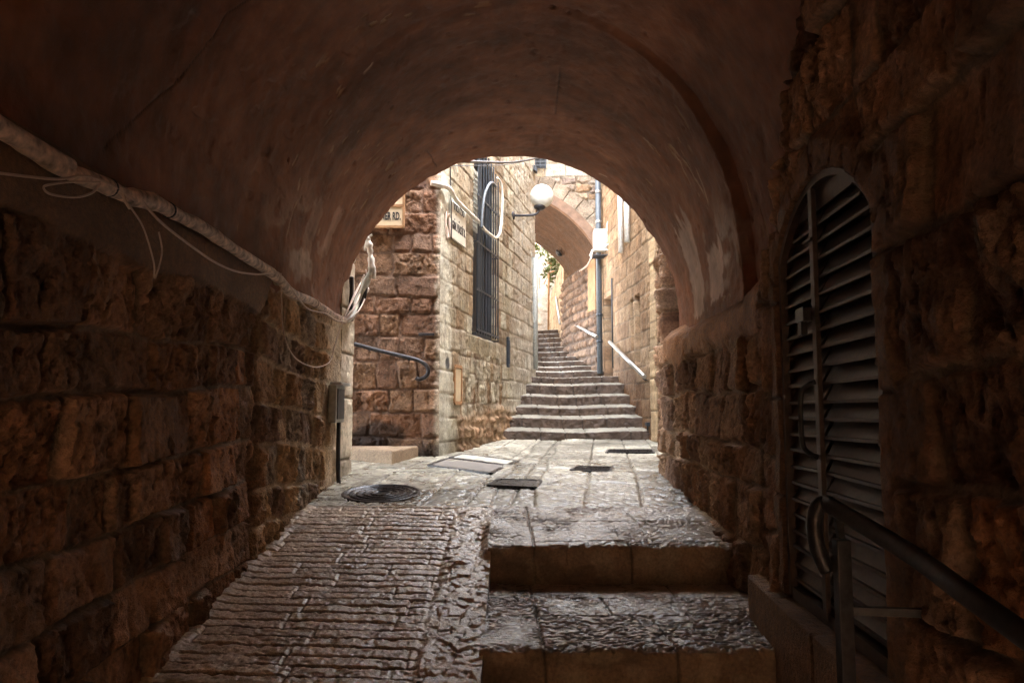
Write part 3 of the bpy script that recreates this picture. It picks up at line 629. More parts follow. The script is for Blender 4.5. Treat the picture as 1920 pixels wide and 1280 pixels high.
for (xa, ya_, xb, yb2) in ((1182, 562, 1188, 658), (1190, 553, 1201, 680)):
    pa = onR(xb, yb2); pb3 = onR(xa, ya_); s0, s1 = sorted((sR(pa), sR(pb3))); z0 = float(onR((xa + xb) / 2, yb2)[2]); z1 = float(onR((xa + xb) / 2, ya_)[2])
    op = (S > s0) & (S < s1) & (Z > z0) & (Z < z1); h = np.where(op, -.16, h); c = np.where(op[..., None], c * .8, c)
pd0, pd1 = sR(onR(1148, 640)), sR(onR(1134, 640)); dz1 = float(onR(1141, 556)[2])
op = (S > pd0) & (S < pd1) & (Z < dz1); h = np.where(op, -.35, h); c = np.where(op[..., None], c * .35, c)
relief('street_wall', P, h, c, M['ashlar'], rhouse, sign=-1, back=.4)
mb = MB(); mb.prism([(3.2, 7.4, -1), (6., 7.4, -1), (6., 16.3, -1), (2.55, 16.3, -1)], (0, 0, 10.4)); mb.build('house_body', M['earth'], rhouse)
mb = MB(); a_ = RA + RD * (pd0 + .02) - RN * .30; b_ = RA + RD * (pd1 - .02) - RN * .30; mb.bar((*((a_ + b_) / 2), .72), (*((a_ + b_) / 2), dz1 + .01), np.linalg.norm(b_ - a_), .04, up=(*RN, 0)); mb.build('door', M['door'], rhouse)

# --- archway over the stairs
FY = 16.4; AC = (-.4, 2.4); AR_ = 2.57; EC = (-.7, 2.4); EY = 20.0
arch = empty('archway', (.8, FY, .7)); tag(arch, 'rubble archway bridging the stairs, plastered orange underneath', 'archway')
xs = np.linspace(-.3, 2.6, 240); zz = np.linspace(.4, 7.3, 420)
S, Z = np.meshgrid(xs, zz, indexing='ij'); P = np.stack([S, FY + 0 * S, Z], -1)
rr = np.hypot(S - AC[0], Z - AC[1])
h, c, face = carve_rock(S, Z, 601, hc=(.16, .3), lb=(.16, .38), warp=.06, mort=.02, bev=.03, depth=.04, rough=.04, off=.02, pal=[(.34, .26, .19), (.28, .21, .165), (.39, .30, .20), (.33, .21, .12), (.25, .18, .145), (.36, .29, .225)], mort_c=C_(.32, .25, .18))
ring = sm(.50, .47, rr - AR_) ; ang = np.arctan2(Z - AC[1], S - AC[0]); jr = np.maximum(sm(.46, .49, np.abs((ang * 8.2) % 1 - .5)), 0)
hr = .03 - jr * .03 + .015 * (fbm(S * 12, Z * 12, 602, 3) - .5); k_ = np.floor(ang * 8.2); cr = C_(.32, .25, .18) * (.75 + .5 * ih(k_, k_ * 0, 603)[..., None]) * (.8 + .4 * fbm(S * 8, Z * 8, 604, 3)[..., None])
h = h * (1 - ring) + hr * ring; c = mix(c, mix(cr, cr * .5, jr), ring)
h4, c4_, f4 = ashlar(S, Z, 605, (.30, .34), (.35, .6), [(.42, .375, .285), (.45, .41, .33), (.39, .315, .21)], stain=.15); tp = (Z > 5.22).astype(float)
h = h * (1 - tp) + (h4 + .03) * tp; c = mix(c, c4_, tp)
keepv = ~((rr < AR_) & (S > -1)); keep = keepv[:-1, :-1] & keepv[1:, 1:] & keepv[1:, :-1] & keepv[:-1, 1:]
low = (Z[:-1, :-1] < 2.6) & (S[:-1, :-1] < 1.95); keep &= ~low
h = np.where((S > 1.97) & (Z < 2.5), h - .02, h)
relief('facade_wall', P, h, c, M['rock'], arch, sign=1, back=None, keep=keep)
# the underside of the archway
tt = np.linspace(R(-10), R(135), 160); yy = np.linspace(FY - .05, EY, 110)
T, Yg = np.meshgrid(tt, yy, indexing='ij'); k = (Yg - FY) / (EY - FY)
cx = AC[0] + (EC[0] - AC[0]) * k; rv = AR_ - .02 - .04 * k
P = np.stack([cx + rv * np.cos(T), Yg, AC[1] + rv * np.sin(T)], -1)
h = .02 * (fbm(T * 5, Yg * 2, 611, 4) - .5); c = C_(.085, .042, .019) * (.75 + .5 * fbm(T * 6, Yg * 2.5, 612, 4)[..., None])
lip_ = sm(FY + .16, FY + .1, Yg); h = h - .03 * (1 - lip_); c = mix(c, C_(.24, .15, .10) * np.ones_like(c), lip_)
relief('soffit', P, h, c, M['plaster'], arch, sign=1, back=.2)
mb = MB(); mb.abox(-2.8, 2.6, FY + .32, EY - .01, 5.25, 7.2); mb.abox(2.45, 3.6, FY + .32, EY, -.5, 7.2); mb.abox(2.5, 5, EY + .02, 25.2, -.5, 9.5)  # last box: unseen block added to keep sun off the ground beyond
mb.build('upper_rooms_sun_block', M['earth'], arch)

# --- the passage's right wall and what follows it
pth = np.array([(1.90, 16.45), (1.45, 18.6), (1.36, 20.0), (1.31, 22.6)]); sl = np.concatenate([[0], np.cumsum(np.hypot(*np.diff(pth, axis=0).T))])
ss = np.linspace(0, sl[2], 170); zz = np.linspace(.4, 3.4, 150); S, Z = np.meshgrid(ss, zz, indexing='ij')
P = np.stack([np.interp(S, sl, pth[:, 0]), np.interp(S, sl, pth[:, 1]), Z], -1)
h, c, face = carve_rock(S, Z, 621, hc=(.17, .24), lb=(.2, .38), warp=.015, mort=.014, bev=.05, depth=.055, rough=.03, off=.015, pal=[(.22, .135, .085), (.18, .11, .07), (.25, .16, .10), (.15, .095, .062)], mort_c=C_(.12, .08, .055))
patch = ((Z > 2.25) & (S < .55)).astype(float); c = mix(c, C_(.4, .24, .12) * np.ones_like(c), patch); h = h * (1 - patch) + patch * .05
pw = relief('passage_wall', P, h, c, M['rock'], None, sign=-1, back=.4); tag(pw, 'wall of bulging dark stones under the archway, right of the stairs', 'wall')
ss = np.linspace(0, 7.2, 150); zz = np.linspace(1.2, 6.2, 150); S, Z = np.meshgrid(ss, zz, indexing='ij')
P = np.stack([1.40 - .02 * S, 20.05 + S, Z], -1); h, c, face = ashlar(S, Z, 641, (.3, .36), (.4, .8), [(.5, .37, .24), (.55, .42, .28)], stain=.2)
fw = relief('garden_wall', P, h, c, M['ashlar'], None, sign=-1, back=.4, keep=(Z[:-1, :-1] < 4.25 - .09 * S[:-1, :-1])); tag(fw, 'sunlit orange wall beyond the archway, under the green leaves', 'wall')
xs = np.linspace(-3, 1.6, 120); zz = np.linspace(1.5, 9, 160); S, Z = np.meshgrid(xs, zz, indexing='ij'); P = np.stack([S, 26.5 + 0 * S, Z], -1)
h, c, face = ashlar(S, Z, 651, (.4, .5), (.7, 1.2), [(.5, .44, .36), (.46, .4, .33), (.52, .46, .38)], stain=.1)
ff = relief('far_house', P, h, c, M['ashlar'], None, sign=1, back=.6); tag(ff, 'bright white stone house closing the view at the top of the stairs', 'house')

mb = MB(); mb.abox(-1.8, -1.0, 20.05, 26.4, -.5, 8.5); mb.build('sky_block', M['coverstone'], ff)  # unseen wall added to narrow the sky beyond the archway
# --- the stairs
stairs = empty('staircase', (1.1, 12.5, -.47)); tag(stairs, 'long worn stone staircase climbing the lane under the archway', 'stairs')
KY = [807, 782, 762, 741, 720, 705, 695, 686, 676, 667, 658, 649, 641, 632, 624, 617]
KD = [12.5, 12.95, 13.4, 13.85, 14.3, 14.75, 16.2, 16.75, 17.3, 17.9, 18.8, 19.4, 20.05, 20.7, 21.35, 22.0]
tops = []
for y_, Y_ in zip(KY, KD):
    d = ray(1080, y_); tops.append(float(d[2] / d[1] * Y_))
def lx(Y): return float(np.interp(Y, [12, 15.1, 15.4, 27], [LA[0] + .236 * (12 - 9.3), .46, -.3, -.6]))
def rx(Y): return float(np.interp(Y, [12, 15.2, 16.45, 18.6, 20, 22.6, 27], [2.32, 2.09, 2.0, 1.45, 1.36, 1.33, 1.2]))
for i in range(16):
    yf, zt = KD[i], tops[i]; yb = KD[i + 1] if i < 15 else 26.6; zb = (tops[i - 1] if i else -.5) - .08
    rise = min(.05, .12 * (yb - yf))
    zf = (lambda yf, yb, zt, rise: (lambda y: zt + rise * (np.asarray(y) - yf) / (yb - yf)))(yf, yb, zt, rise)
    x0, x1 = lx(yf) - .25, rx(yf) + .22
    X, T, Yp, Zp, Lt = step_sheet('step', x0, x1, yf, yb + .03, 0, zb, zf, 700 + i, nx=190 if i < 10 else 110, ny=50, lip=.022)
    mid = 1.06 - .035 * (yf - 12.5); hw = .17
    dip = -.030 * np.exp(-((X - mid) / .55) ** 2); skew = .07 * np.abs(X - mid) * -1.0
    wv = .012 * (fbm(X * 2.5, T * 0 + i, 720 + i, 3) - .5) * 2
    P = np.stack([X, Yp + (wv + .05 * np.abs(X - mid) * 0 + .05 * np.exp(-((X - mid) / .16) ** 4)) * sm(0, Lt * .5, T), Zp + dip], -1)
    top = 1 - sm(Lt - .01, Lt + .03, T)
    n = fbm(X * 16, T * 16, 740 + i, 4); h = (n - .5) * (.010 + .028 * (1 - top)) - sm(.55, .75, fbm(X * 34, T * 34, 745, 2)) * .006
    rj = random.Random(800 + i); J = np.zeros_like(X)
    for xj in [mid - hw, mid + hw, rj.uniform(x0 + .4, mid - .35), rj.uniform(mid + .4, x1 - .5)]: J = np.maximum(J, np.exp(-((X - xj) / .010) ** 2))
    h = h - J * .016
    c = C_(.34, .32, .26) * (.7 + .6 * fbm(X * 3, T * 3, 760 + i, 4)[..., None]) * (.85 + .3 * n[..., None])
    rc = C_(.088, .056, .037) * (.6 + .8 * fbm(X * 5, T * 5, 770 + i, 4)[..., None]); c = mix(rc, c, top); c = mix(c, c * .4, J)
    c4 = np.concatenate([c, (.5 * (1 - top) + .3)[..., None]], -1)
    relief('step', P, h, c4, M['paving'], stairs, sign=-1, back=.12)
# low step into the side alley
mb = MB(); pl = [(-1.31, 8.24), (-1.15, 9.28), (-2.9, 9.28), (-2.9, 9.0), (-1.98, 8.95)]
zt = -.43; mb.prism([(x, y, -.62) for x, y in pl], (0, 0, zt + .62)); o = mb.build('doorstep', M['rock'], None, .02)
at_ = o.data.attributes.new('Col', 'FLOAT_COLOR', 'POINT'); at_.data.foreach_set('color', np.tile([.36, .26, .17, 1.], len(o.data.vertices)).astype(np.float32))
tag(o, 'low angular stone step leading into the dark side alley on the left', 'step')

# ================================================================== THE SHUTTERED DOOR
door = empty('shutter_door', tuple(DP(DW / 2, DZ0, .0))); tag(door, 'tall arched iron door of dark slats, padlocked, in the right tunnel wall', 'door')
OFF = -.055
n3 = np.array([DN[0], DN[1], 0]); e3 = np.array([DE[0], DE[1], 0])
def arch_path(inset, off):
    pts = [DP(inset, DZ0 + .02, off)]; aa = np.linspace(inset, DW - inset, 25)
    return pts + [DP(a, dtop(a) - inset, off) for a in aa] + [DP(DW - inset, DZ0 + .02, off)]
mb = MB(); pp = arch_path(.014, OFF + .012)
for i in range(len(pp) - 1): mb.bar(pp[i], pp[i + 1], .032, .030, up=n3)
mb.bar(DP(.03, DZ0 + .03, OFF), DP(DW - .03, DZ0 + .03, OFF), .05, .04, up=n3)
mb.build('frame', M['shutter'], door)
MA = 3.11 - 2.47
def leaf(a0, a1, name):
    mb = MB(); z = DZ0 + .085; p = .074
    while z < dtop(MA) - .15:
        lo, hi = a0, a1
        aa = np.linspace(a0, a1, 80); okv = aa[dtop(aa) - .045 > z + .03]
        if len(okv) > 3:
            lo, hi = okv.min(), okv.max()
            r1_ = rng.uniform(-.004, .004); r2_ = rng.uniform(-.004, .004)
            def q(a, zz, o): return DP(a, zz + (r1_ if a == lo else r2_), OFF + o)
            tw = rng.uniform(-.004, .004); prof = [(z + .082, -.040), (z + .014, -.004 + tw), (z + .012, .008 + tw), (z, .008 + tw), (z, .004 + tw), (z + .008, -.002 + tw), (z + .078, -.046)]
            A = [q(lo, zz, o) for zz, o in prof]; B = [q(hi, zz, o) for zz, o in prof]
            k = len(prof); mb.add(A + B, [tuple(range(k)), tuple(range(k, 2 * k))[::-1]] + [(i, k + i, k + (i + 1) % k, (i + 1) % k) for i in range(k)])
        z += p
    return mb.build(name, M['shutter'], door)
leaf(.03, MA - .02, 'door_leaf'); leaf(MA + .02, DW - .03, 'door_leaf')
mb = MB(); aa = np.linspace(.15, DW - .13, 24); zz_ = dtop(MA) - .125
pl = [DP(a, dtop(a) - .03, OFF - .012) for a in aa if dtop(a) - .03 > zz_ + .02]; av = [a for a in aa if dtop(a) - .03 > zz_ + .02]
mb.prism([DP(av[-1], zz_ + .005, OFF - .012), DP(av[0], zz_ + .005, OFF - .012)] + pl, n3 * .008); mb.build('top_panel', M['shutter'], door)
mb = MB(); mb.bar(DP(MA, DZ0 + .03, OFF + .016), DP(MA, dtop(MA) - .03, OFF + .016), .045, .02, up=n3); mb.build('mullion', M['shutter'], door, .003)
mb = MB(); mb.tube([DP(MA + .0, .12, OFF + .03), DP(MA + .035, .10, OFF + .06), DP(MA + .05, .05, OFF + .075), DP(MA + .05, -.12, OFF + .075), DP(MA + .035, -.17, OFF + .06), DP(MA, -.19, OFF + .03)], .011, 8); mb.build('handle', M['iron'], door)
mb = MB(); mb.box(DP(MA + .09, .41, OFF + .035), e3 * .055, n3 * .022, (0, 0, .03)); mb.box(DP(MA + .10, .355, OFF + .04), e3 * .022, n3 * .014, (0, 0, .03)); pk = mb.build('padlock', M['iron'], door, .004)
mb = MB(); mb.tube([DP(MA + .082, .38, OFF + .04), DP(MA + .08, .41, OFF + .04), DP(MA + .10, .43, OFF + .04), DP(MA + .12, .41, OFF + .04), DP(MA + .118, .38, OFF + .04)], .005, 6); mb.build('shackle', M['galv'], pk)
mb = MB(); mb.bar(DP(MA - .03, .72, OFF + .03), DP(MA + .07, .72, OFF + .03), .016, .010); mb.build('latch', M['shutter'], door)

# handrail in front of the door
rail = empty('handrail', (.99, 2.22, -1.36)); tag(rail, 'black tubular handrail with a looped end in front of the shuttered door', 'handrail')
P0 = at(1548, 942, 2.25); P1 = at(1700, 1033, 1.88); P2 = at(1815, 1115, 1.62); P3 = at(1990, 1240, 1.36)
loop = [at(1552, 1070, 2.235), at(1534, 1030, 2.24), at(1527, 985, 2.245), at(1533, 950, 2.25), P0, P1, P2, P3, P3 + (P3 - P2) * 2]
mb = MB(); mb.tube(loop[:5], .0235, 12); mb.tube(loop[4:], .0245, 12); mb.build('rail', M['iron'], rail)
mb = MB(); pb_ = at(1577, 1010, 2.2); mb.box((pb_[0], pb_[1], (pb_[2] - 1.40) / 2), (.02, 0, 0), (0, .02, 0), (0, 0, (pb_[2] + 1.40) / 2)); mb.build('post', M['iron'], rail, .003)
mb = MB(); a_ = at(1568, 952, 2.2); mb.bar(a_ - np.array([0, 0, .012]), (pb_[0], pb_[1], pb_[2] + .004), .018, .018, up=(0, 1, 0)); mb.build('bracket', M['iron'], rail)
mb = MB(); a_ = at(1590, 1143, 2.2); b_ = np.array([XR(2.2) + .0, 2.16, a_[2]]); mb.bar(a_, b_, .022, .022); mb.build('wall_tie', M['iron'], rail)

# ================================================================== CABLES ON THE LEFT
XC = -1.52
def onW(x, y, X=XC):
    d = ray(x, y); return d * (X / d[0])
cond = empty('wrapped_cable', tuple(onW(300, 390))); tag(cond, 'thick white taped cable trunk sloping along the left tunnel wall', 'cable')
pc_ = [(-120, 175), (-40, 215), (0, 238), (60, 278), (120, 318), (190, 345), (235, 366), (290, 380), (330, 402), (380, 427), (440, 468), (500, 506), (525, 525), (545, 548), (590, 568), (625, 592), (645, 600)]
r8 = random.Random(5)
pts = [np.array([-1.54, -5.5, .90])] + [onW(x, y) for x, y in pc_]
mb = MB(); mb.tube(pts, .031, 14, sub=10, rfun=lambda t: 1 + .10 * math.sin(t * 90) * math.sin(t * 37) + (.22 if .42 < t < .47 else 0)); mb.build('sleeve', M['tape'], cond)
for i in range(22):
    k = 4 + i * .58; j = int(k); f = k - j
    if j + 1 >= len(pts): break
    a_ = pts[j] * (1 - f) + pts[j + 1] * f; d = pts[j + 1] - pts[j]; d /= np.linalg.norm(d)
    if i in (4, 8, 11, 15, 19): mb = MB(); tl = d + np.array([0, .0, r8.uniform(-.4, .4)]); mb.lathe(a_ - d * .006, [(.029, 0), (.0355, .001), (.0355, .010), (.029, .011)], 14, tl); mb.build('tape_band', M['wire'] if i % 2 else M['dark_wire'], cond)
def wire(px, label, r=.005, mat='wire', X=XC + .03, name='loose_wire', wob=0.):
    mb = MB(); mb.tube([onW(x, y, X + wob * math.sin(i * 1.7)) for i, (x, y) in enumerate(px)], r, 6, sub=8)
    o = mb.build(name, M[mat]); return tag(o, label, 'wire', 'loose wires on the left tunnel wall')
wire([(-900, 280), (-60, 318), (0, 325), (60, 332), (110, 336), (150, 330), (178, 334), (210, 348), (240, 368), (256, 378)], 'thin pale wire entering at the left edge and joining the trunk', .005)
wire([(187, 342), (140, 341), (100, 345), (82, 351), (95, 364), (140, 370), (172, 362), (188, 345)], 'small flat loop of thin wire hanging at the far left', .004, X=XC + .06)
wire([(225, 362), (238, 380), (250, 396), (270, 430), (288, 490), (290, 521), (298, 500), (304, 470), (298, 435)], 'slack dark wire end dangling in a narrow loop below the trunk', .004)
wire([(228, 352), (234, 375), (243, 391)], 'short bright stub of wire poking down from the trunk', .006, X=XC + .06)
wire([(262, 372), (300, 415), (350, 455), (400, 490), (440, 508), (480, 514), (512, 513), (535, 526), (560, 560), (580, 580), (612, 588), (630, 600), (645, 602)], 'long white wire sagging under the trunk towards the lit pier', .006, wob=.006)
wire([(527, 512), (528, 560), (530, 610), (540, 650), (560, 676), (592, 688), (618, 678), (627, 650), (640, 610), (660, 560), (676, 530)], 'big drooping loop of thin white wire over the small cream stones', .0045, X=XC + .0)
bun = empty('cable_bundle', tuple(at(670, 560, 7.35))); tag(bun, 'torn grey and white cable bundle rising at the corner of the lit pier', 'cable')
def B3(x, y, Y=7.6): return at(x, y, Y)
mb = MB(); mb.tube([B3(642, 600, 6.95), B3(655, 597, 7.1), B3(668, 572), B3(682, 540), B3(694, 512), B3(699, 498)], .034, 10, rfun=lambda t: .6 + .5 * math.sin(t * 3.1) + .15 * math.sin(t * 30)); mb.build('grey_sleeve', M['box'], bun)
mb = MB(); mb.tube([B3(697, 505), B3(695, 480), B3(692, 460), B3(689, 444)], .042, 9, rfun=lambda t: .75 + .3 * math.sin(t * 21) * math.cos(t * 9)); mb.tube([B3(700, 500), B3(702, 512), B3(700, 522)], .02, 6); mb.tube([B3(684, 470), B3(688, 450), B3(698, 440)], .012, 6); mb.build('torn_sleeve', M['white'], bun)
mb = MB(); mb.tube([B3(648, 598, 7.0), B3(665, 592), B3(678, 565), B3(690, 530), B3(692, 512)], .013, 6); mb.tube([B3(690, 515), B3(688, 540), B3(684, 562)], .010, 6); mb.build('black_core', M['dark_wire'], bun)
mb = MB(); mb.tube([B3(640, 604, 6.9), B3(655, 575, 7.1), B3(672, 540), B3(683, 515)], .008, 6); mb.tube([B3(643, 602, 6.95), B3(662, 580, 7.1), B3(676, 550), B3(688, 520)], .011, 6); mb.tube([B3(646, 606, 6.95), B3(668, 588, 7.1), B3(684, 560), B3(690, 530), B3(686, 505)], .007, 6); mb.build('white_core', M['wire'], bun)
mb = MB(); c0 = np.array([-1.62, 7.6, 0]) ; q = at(684, 543, 9.1); mb.lathe(q, [(.03, .14), (.035, .06), (.05, .03), (.052, 0), (.03, -.02)], 14, (0, 1, .2)); o = mb.build('wall_insulator', M['white']); tag(o, 'small round white insulator on the dark front wall of the corner house', 'insulator')

# meter box and its pipe on the left wall near the tunnel mouth
pb1 = onW(631, 757, -1.58); mbx = empty('meter_box', tuple(pb1)); tag(mbx, 'narrow grey metal box fixed to the lit end of the left wall', 'box')
mb = MB(); mb.box(pb1, (.035, 0, 0), (0, .17, 0), (0, 0, .165)); mb.build('case', M['greypost'], mbx, .008)
mb = MB(); mb.box(pb1 + np.array([.036, 0, 0]), (.008, 0, 0), (0, .13, 0), (0, 0, .135)); cv = mb.build('cover', M['slate'], mbx, .006)
mb = MB(); mb.box(pb1 + np.array([.034, 0, .178]), (.05, 0, 0), (0, .19, 0), (0, 0, .012)); mb.build('hood', M['galv'], mbx, .004)
mb = MB(); mb.tube([pb1 + np.array([0, .1, -.16]), (-1.59, 6.9, -.45), (-1.58, 6.9, -.66), (-1.54, 6.86, -.72), (-1.46, 6.84, -.71)], .02, 8, sub=4); o = mb.build('ground_pipe', M['dark_wire']); tag(o, 'black pipe running down from the grey box to the paving', 'pipe')
mb = MB(); q = onW(648, 553, -1.60); mb.box(q + np.array([0, .25, 0]), (.02, 0, 0), (0, .03, 0), (0, 0, .22)); o = mb.build('cable_clip', M['dark_wire'], None, .006); tag(o, 'long dark clip on the pale pier above the cable bend', 'clip')

# ================================================================== ON THE CORNER HOUSE
L3 = np.array([LD[0], LD[1], 0]); LN3 = np.array([LN[0], LN[1], 0]); Z3 = np.array([0, 0, 1.])
def LP(s_, z, o=0.): q = LA + LD * s_ + LN * o; return np.array([q[0], q[1], z])
mb = MB(); sc_ = (ws0 + ws1) / 2
wpth = [LP(ws0 + .03, wz0 + .03, -.10)] + [LP(s_, wtop(s_) - .03, -.10) for s_ in np.linspace(ws0 + .03, ws1 - .03, 15)] + [LP(ws1 - .03, wz0 + .03, -.10)] + [LP(ws0 + .03, wz0 + .03, -.10)]
for i in range(len(wpth) - 1): mb.bar(wpth[i], wpth[i + 1], .07, .09, up=LN3)
mb.bar(LP(sc_, wz0 + .04, -.10), LP(sc_, wtop(sc_) - .05, -.10), .08, .05, up=LN3)
win = mb.build('window', M['slate'], house)
mb = MB(); mb.prism([LP(ws0 + .03, wz0 + .04, -.16)] + [LP(s_, wtop(s_) - .04, -.16) for s_ in np.linspace(ws0 + .03, ws1 - .03, 13)] + [LP(ws1 - .03, wz0 + .04, -.16)], -LN3 * .02); mb.build('pane', M['glass'], win)
mb = MB()
for k in range(9):
    s_ = ws0 + .04 + (ws1 - ws0 - .08) * k / 8; mb.bar(LP(s_, wz0 + .01, .06), LP(s_, wtop(np.clip(s_, ws0 + .08, ws1 - .08)) - .02, .06), .018, .018, up=LN3)
for z_ in (wz0 + .06, wz0 + .65, wz0 + 1.35, wz0 + 2.05): mb.bar(LP(ws0 - .02, z_, .06), LP(ws1 + .02, z_, .06), .03, .014, up=LN3)
for s_ in (ws0 - .02, ws1 + .02): mb.bar(LP(s_, wz0, .06), LP(s_, wz0, -.2), .03, .02); mb.bar(LP(s_, wz0 + 1.35, .06), LP(s_, wz0 + 1.35, -.2), .03, .02)
mb.build('grille', M['slate'], win)
mb = MB(); sz0, sz1 = wz0 + 1.55, wz1 + .05
mb.box((LP(ws0 + .17, (sz0 + sz1) / 2, -.04)), L3 * .16, LN3 * .012, Z3 * (sz1 - sz0) / 2)
for k in range(12): mb.box(LP(ws0 + .17, sz0 + .06 + k * (sz1 - sz0 - .1) / 11.5, -.025), L3 * .13, LN3 * .008, Z3 * .012)
mb.build('shutter', M['greypost'], win)
# wire filled hole near the corner
ph = onL(838, 422); sh, zh = sL(ph), ph[2]
mb = MB(); mb.tube([LP(sh + .07 * math.cos(t_), zh + .18 * math.sin(t_), .005) for t_ in np.linspace(0, 6.0, 12)], .012, 6); mb.tube([LP(sh + .03, zh + .16, .01), LP(sh - .02, zh + .05, -.02), LP(sh + .02, zh - .06, .0), LP(sh + .0, zh - .17, .02)], .016, 6); mb.tube([LP(sh + .06, zh + .1, .02), LP(sh + .03, zh - .02, .03), LP(sh + .07, zh - .14, .02)], .012, 6)
o = mb.build('wiring_hole', M['wire']); tag(o, 'tangle of pale wires in a black hole beside the white sign', 'wiring')
mb = MB(); mb.tube([LP(sh + .10, zh - .16, .03), LP(sh + .09, zh + .2, .03), LP(sh + .08, zh + .55, .02), LP(sh + .05, zh + .95, .02)], .008, 6); o = mb.build('thin_wire', M['dark_wire']); tag(o, 'thin vertical wire dropping to the wired hole at the house corner', 'wire')
# signs
def sign_on(L_px, name, label):
    pass
sg = [onL(845, 356, .012), onL(872, 398, .012), onL(871, 471, .012), onL(845, 438, .012)]
s0_, s1_ = sL(sg[0]), sL(sg[1]); zt_, zb_ = float(sg[0][2] + sg[1][2]) / 2 - .0, float(sg[2][2] + sg[3][2]) / 2
sign2 = empty('street_sign', tuple(LP((s0_ + s1_) / 2, zb_, 0))); tag(sign2, 'white marble street plate on the pale side of the corner house', 'sign', None)
mb = MB(); mb.prism([LP(s0_, zb_, .0), LP(s1_, zb_, .0), LP(s1_, zt_, .0), LP(s0_, zt_, .0)], LN3 * .025); mb.build('plate', M['signw'], sign2, .004)
hgt = zt_ - zb_; wid = s1_ - s0_
text_mesh('lettering', 'GRNL VLACHT R.', .165, LP((s0_ + s1_) / 2, zb_ + .13, .027), L3, Z3, M['ink'], sign2, .004, 'CENTER', wid * .9 / 1.28 , .002)
text_mesh('lettering', 'רחוב ולכט', .15, LP((s0_ + s1_) / 2, zt_ - .17, .027), L3, Z3, M['ink'], sign2, .004, 'CENTER', wid * .9 / .75, .002)
for (u_, v_) in ((.3, .62), (.52, .50), (.75, .45), (.22, .48)):
    mb = MB(); mb.lathe(LP(s0_ + wid * u_, zb_ + hgt * v_, .025), [(.016, 0), (.014, .003)], 8, LN3); mb.build('stud', M['ink'], sign2)
FYs = 9.3 - .105
q1 = at(757, 426, FYs); q0 = at(757, 383, FYs); sx1 = q1[0]; sx0 = sx1 - 1.15; z0_ = q1[2]; z1_ = z0_ + .62
sign1 = empty('street_sign', (sx0, FYs, z0_)); tag(sign1, 'cream street plate reading MER RD. on the dark front wall, half hidden by the arch', 'sign')
mb = MB(); mb.abox(sx0, sx1, FYs - .02, FYs + .12, z0_, z1_); mb.build('plate', M['sign'], sign1, .004)
mb = MB()
for a_, b_ in (((sx0, z0_), (sx1, z0_)), ((sx0, z1_), (sx1, z1_)), ((sx0, z0_), (sx0, z1_)), ((sx1, z0_), (sx1, z1_)), ((sx0, z0_ + .27), (sx1, z0_ + .27))): mb.bar((a_[0], FYs - .025, a_[1]), (b_[0], FYs - .025, b_[1]), .03, .025, up=(0, 1, 0))
mb.build('frame', M['wood'], sign1)
text_mesh('lettering', 'MER RD.', .135, (sx1 - .035, FYs - .024, z0_ + .09), (1, 0, 0), (0, 0, 1), M['ink'], sign1, .004, 'RIGHT', .5, .004)
text_mesh('lettering', 'עומר', .2, (sx1 - .06, FYs - .024, z0_ + .36), (1, 0, 0), (0, 0, 1), M['ink'], sign1, .004, 'RIGHT', 1, .002)
# white cable looping past the window
def LO(x, y, o=.07): return onL(x, y, o)
mb = MB(); mb.tube([at(808, 343, 9.15), at(822, 346, 9.2), LO(842, 353), LO(853, 372), LO(868, 388), LO(885, 404), LO(897, 415), LO(908, 430, .12), LO(922, 442, .14), LO(929, 446, .14), LO(937, 437, .12), LO(941, 405), LO(942, 365), LO(940, 345), LO(933, 333, .04)], .024, 10, sub=8, rfun=lambda t: 1.4 - .75 * t)
wc = mb.build('white_cable', M['white']); tag(wc, 'fat white cable crossing the pale house side and looping by the barred window', 'cable')
mb = MB(); mb.tube([LO(903, 428, .13), LO(905, 395, .13), LO(909, 365, .13), LO(917, 346, .12), LO(924, 343, .1), LO(930, 350, .06)], .022, 8); o = mb.build('grey_cable', M['pipe']); tag(o, 'pale grey cable bowing over the bars of the tall window', 'cable')
# wood strip
pa, pb_ = onL(851, 686), onL(863, 756); a0, a1 = sL(pa), sL(pb_)
mb = MB(); zlo, zhi = float(pb_[2]), float(pa[2]); fr_ = [LP(a0, zlo, .01), LP(a1, zlo, .01), LP(a1, zhi, .01), LP(a0, zhi, .01)]
for i in range(4): mb.bar(fr_[i], fr_[(i + 1) % 4], .045, .03, up=LN3)
o = mb.build('wooden_frame', M['wood'], None, .004); mb = MB(); mb.prism([LP(a0 + .02, zlo + .03, .0), LP(a1 - .02, zlo + .03, .0), LP(a1 - .02, zhi - .03, .0), LP(a0 + .02, zhi - .03, .0)], LN3 * .015); mb.build('board', M['sign'], o); tag(o, 'small orange wooden frame round a pale board low on the pale house corner', 'frame')
mb = MB(); pq = onL(951, 660); sq = sL(pq); mb.box(LP(sq, pq[2], .02), L3 * .05, LN3 * .02, Z3 * .26); mb.box(LP(sq, pq[2], .045), L3 * .035, LN3 * .006, Z3 * .2); o = mb.build('cable_cover', M['slate'], None, .006); tag(o, 'narrow dark cover plate on the house side halfway to the stairs', 'cover')
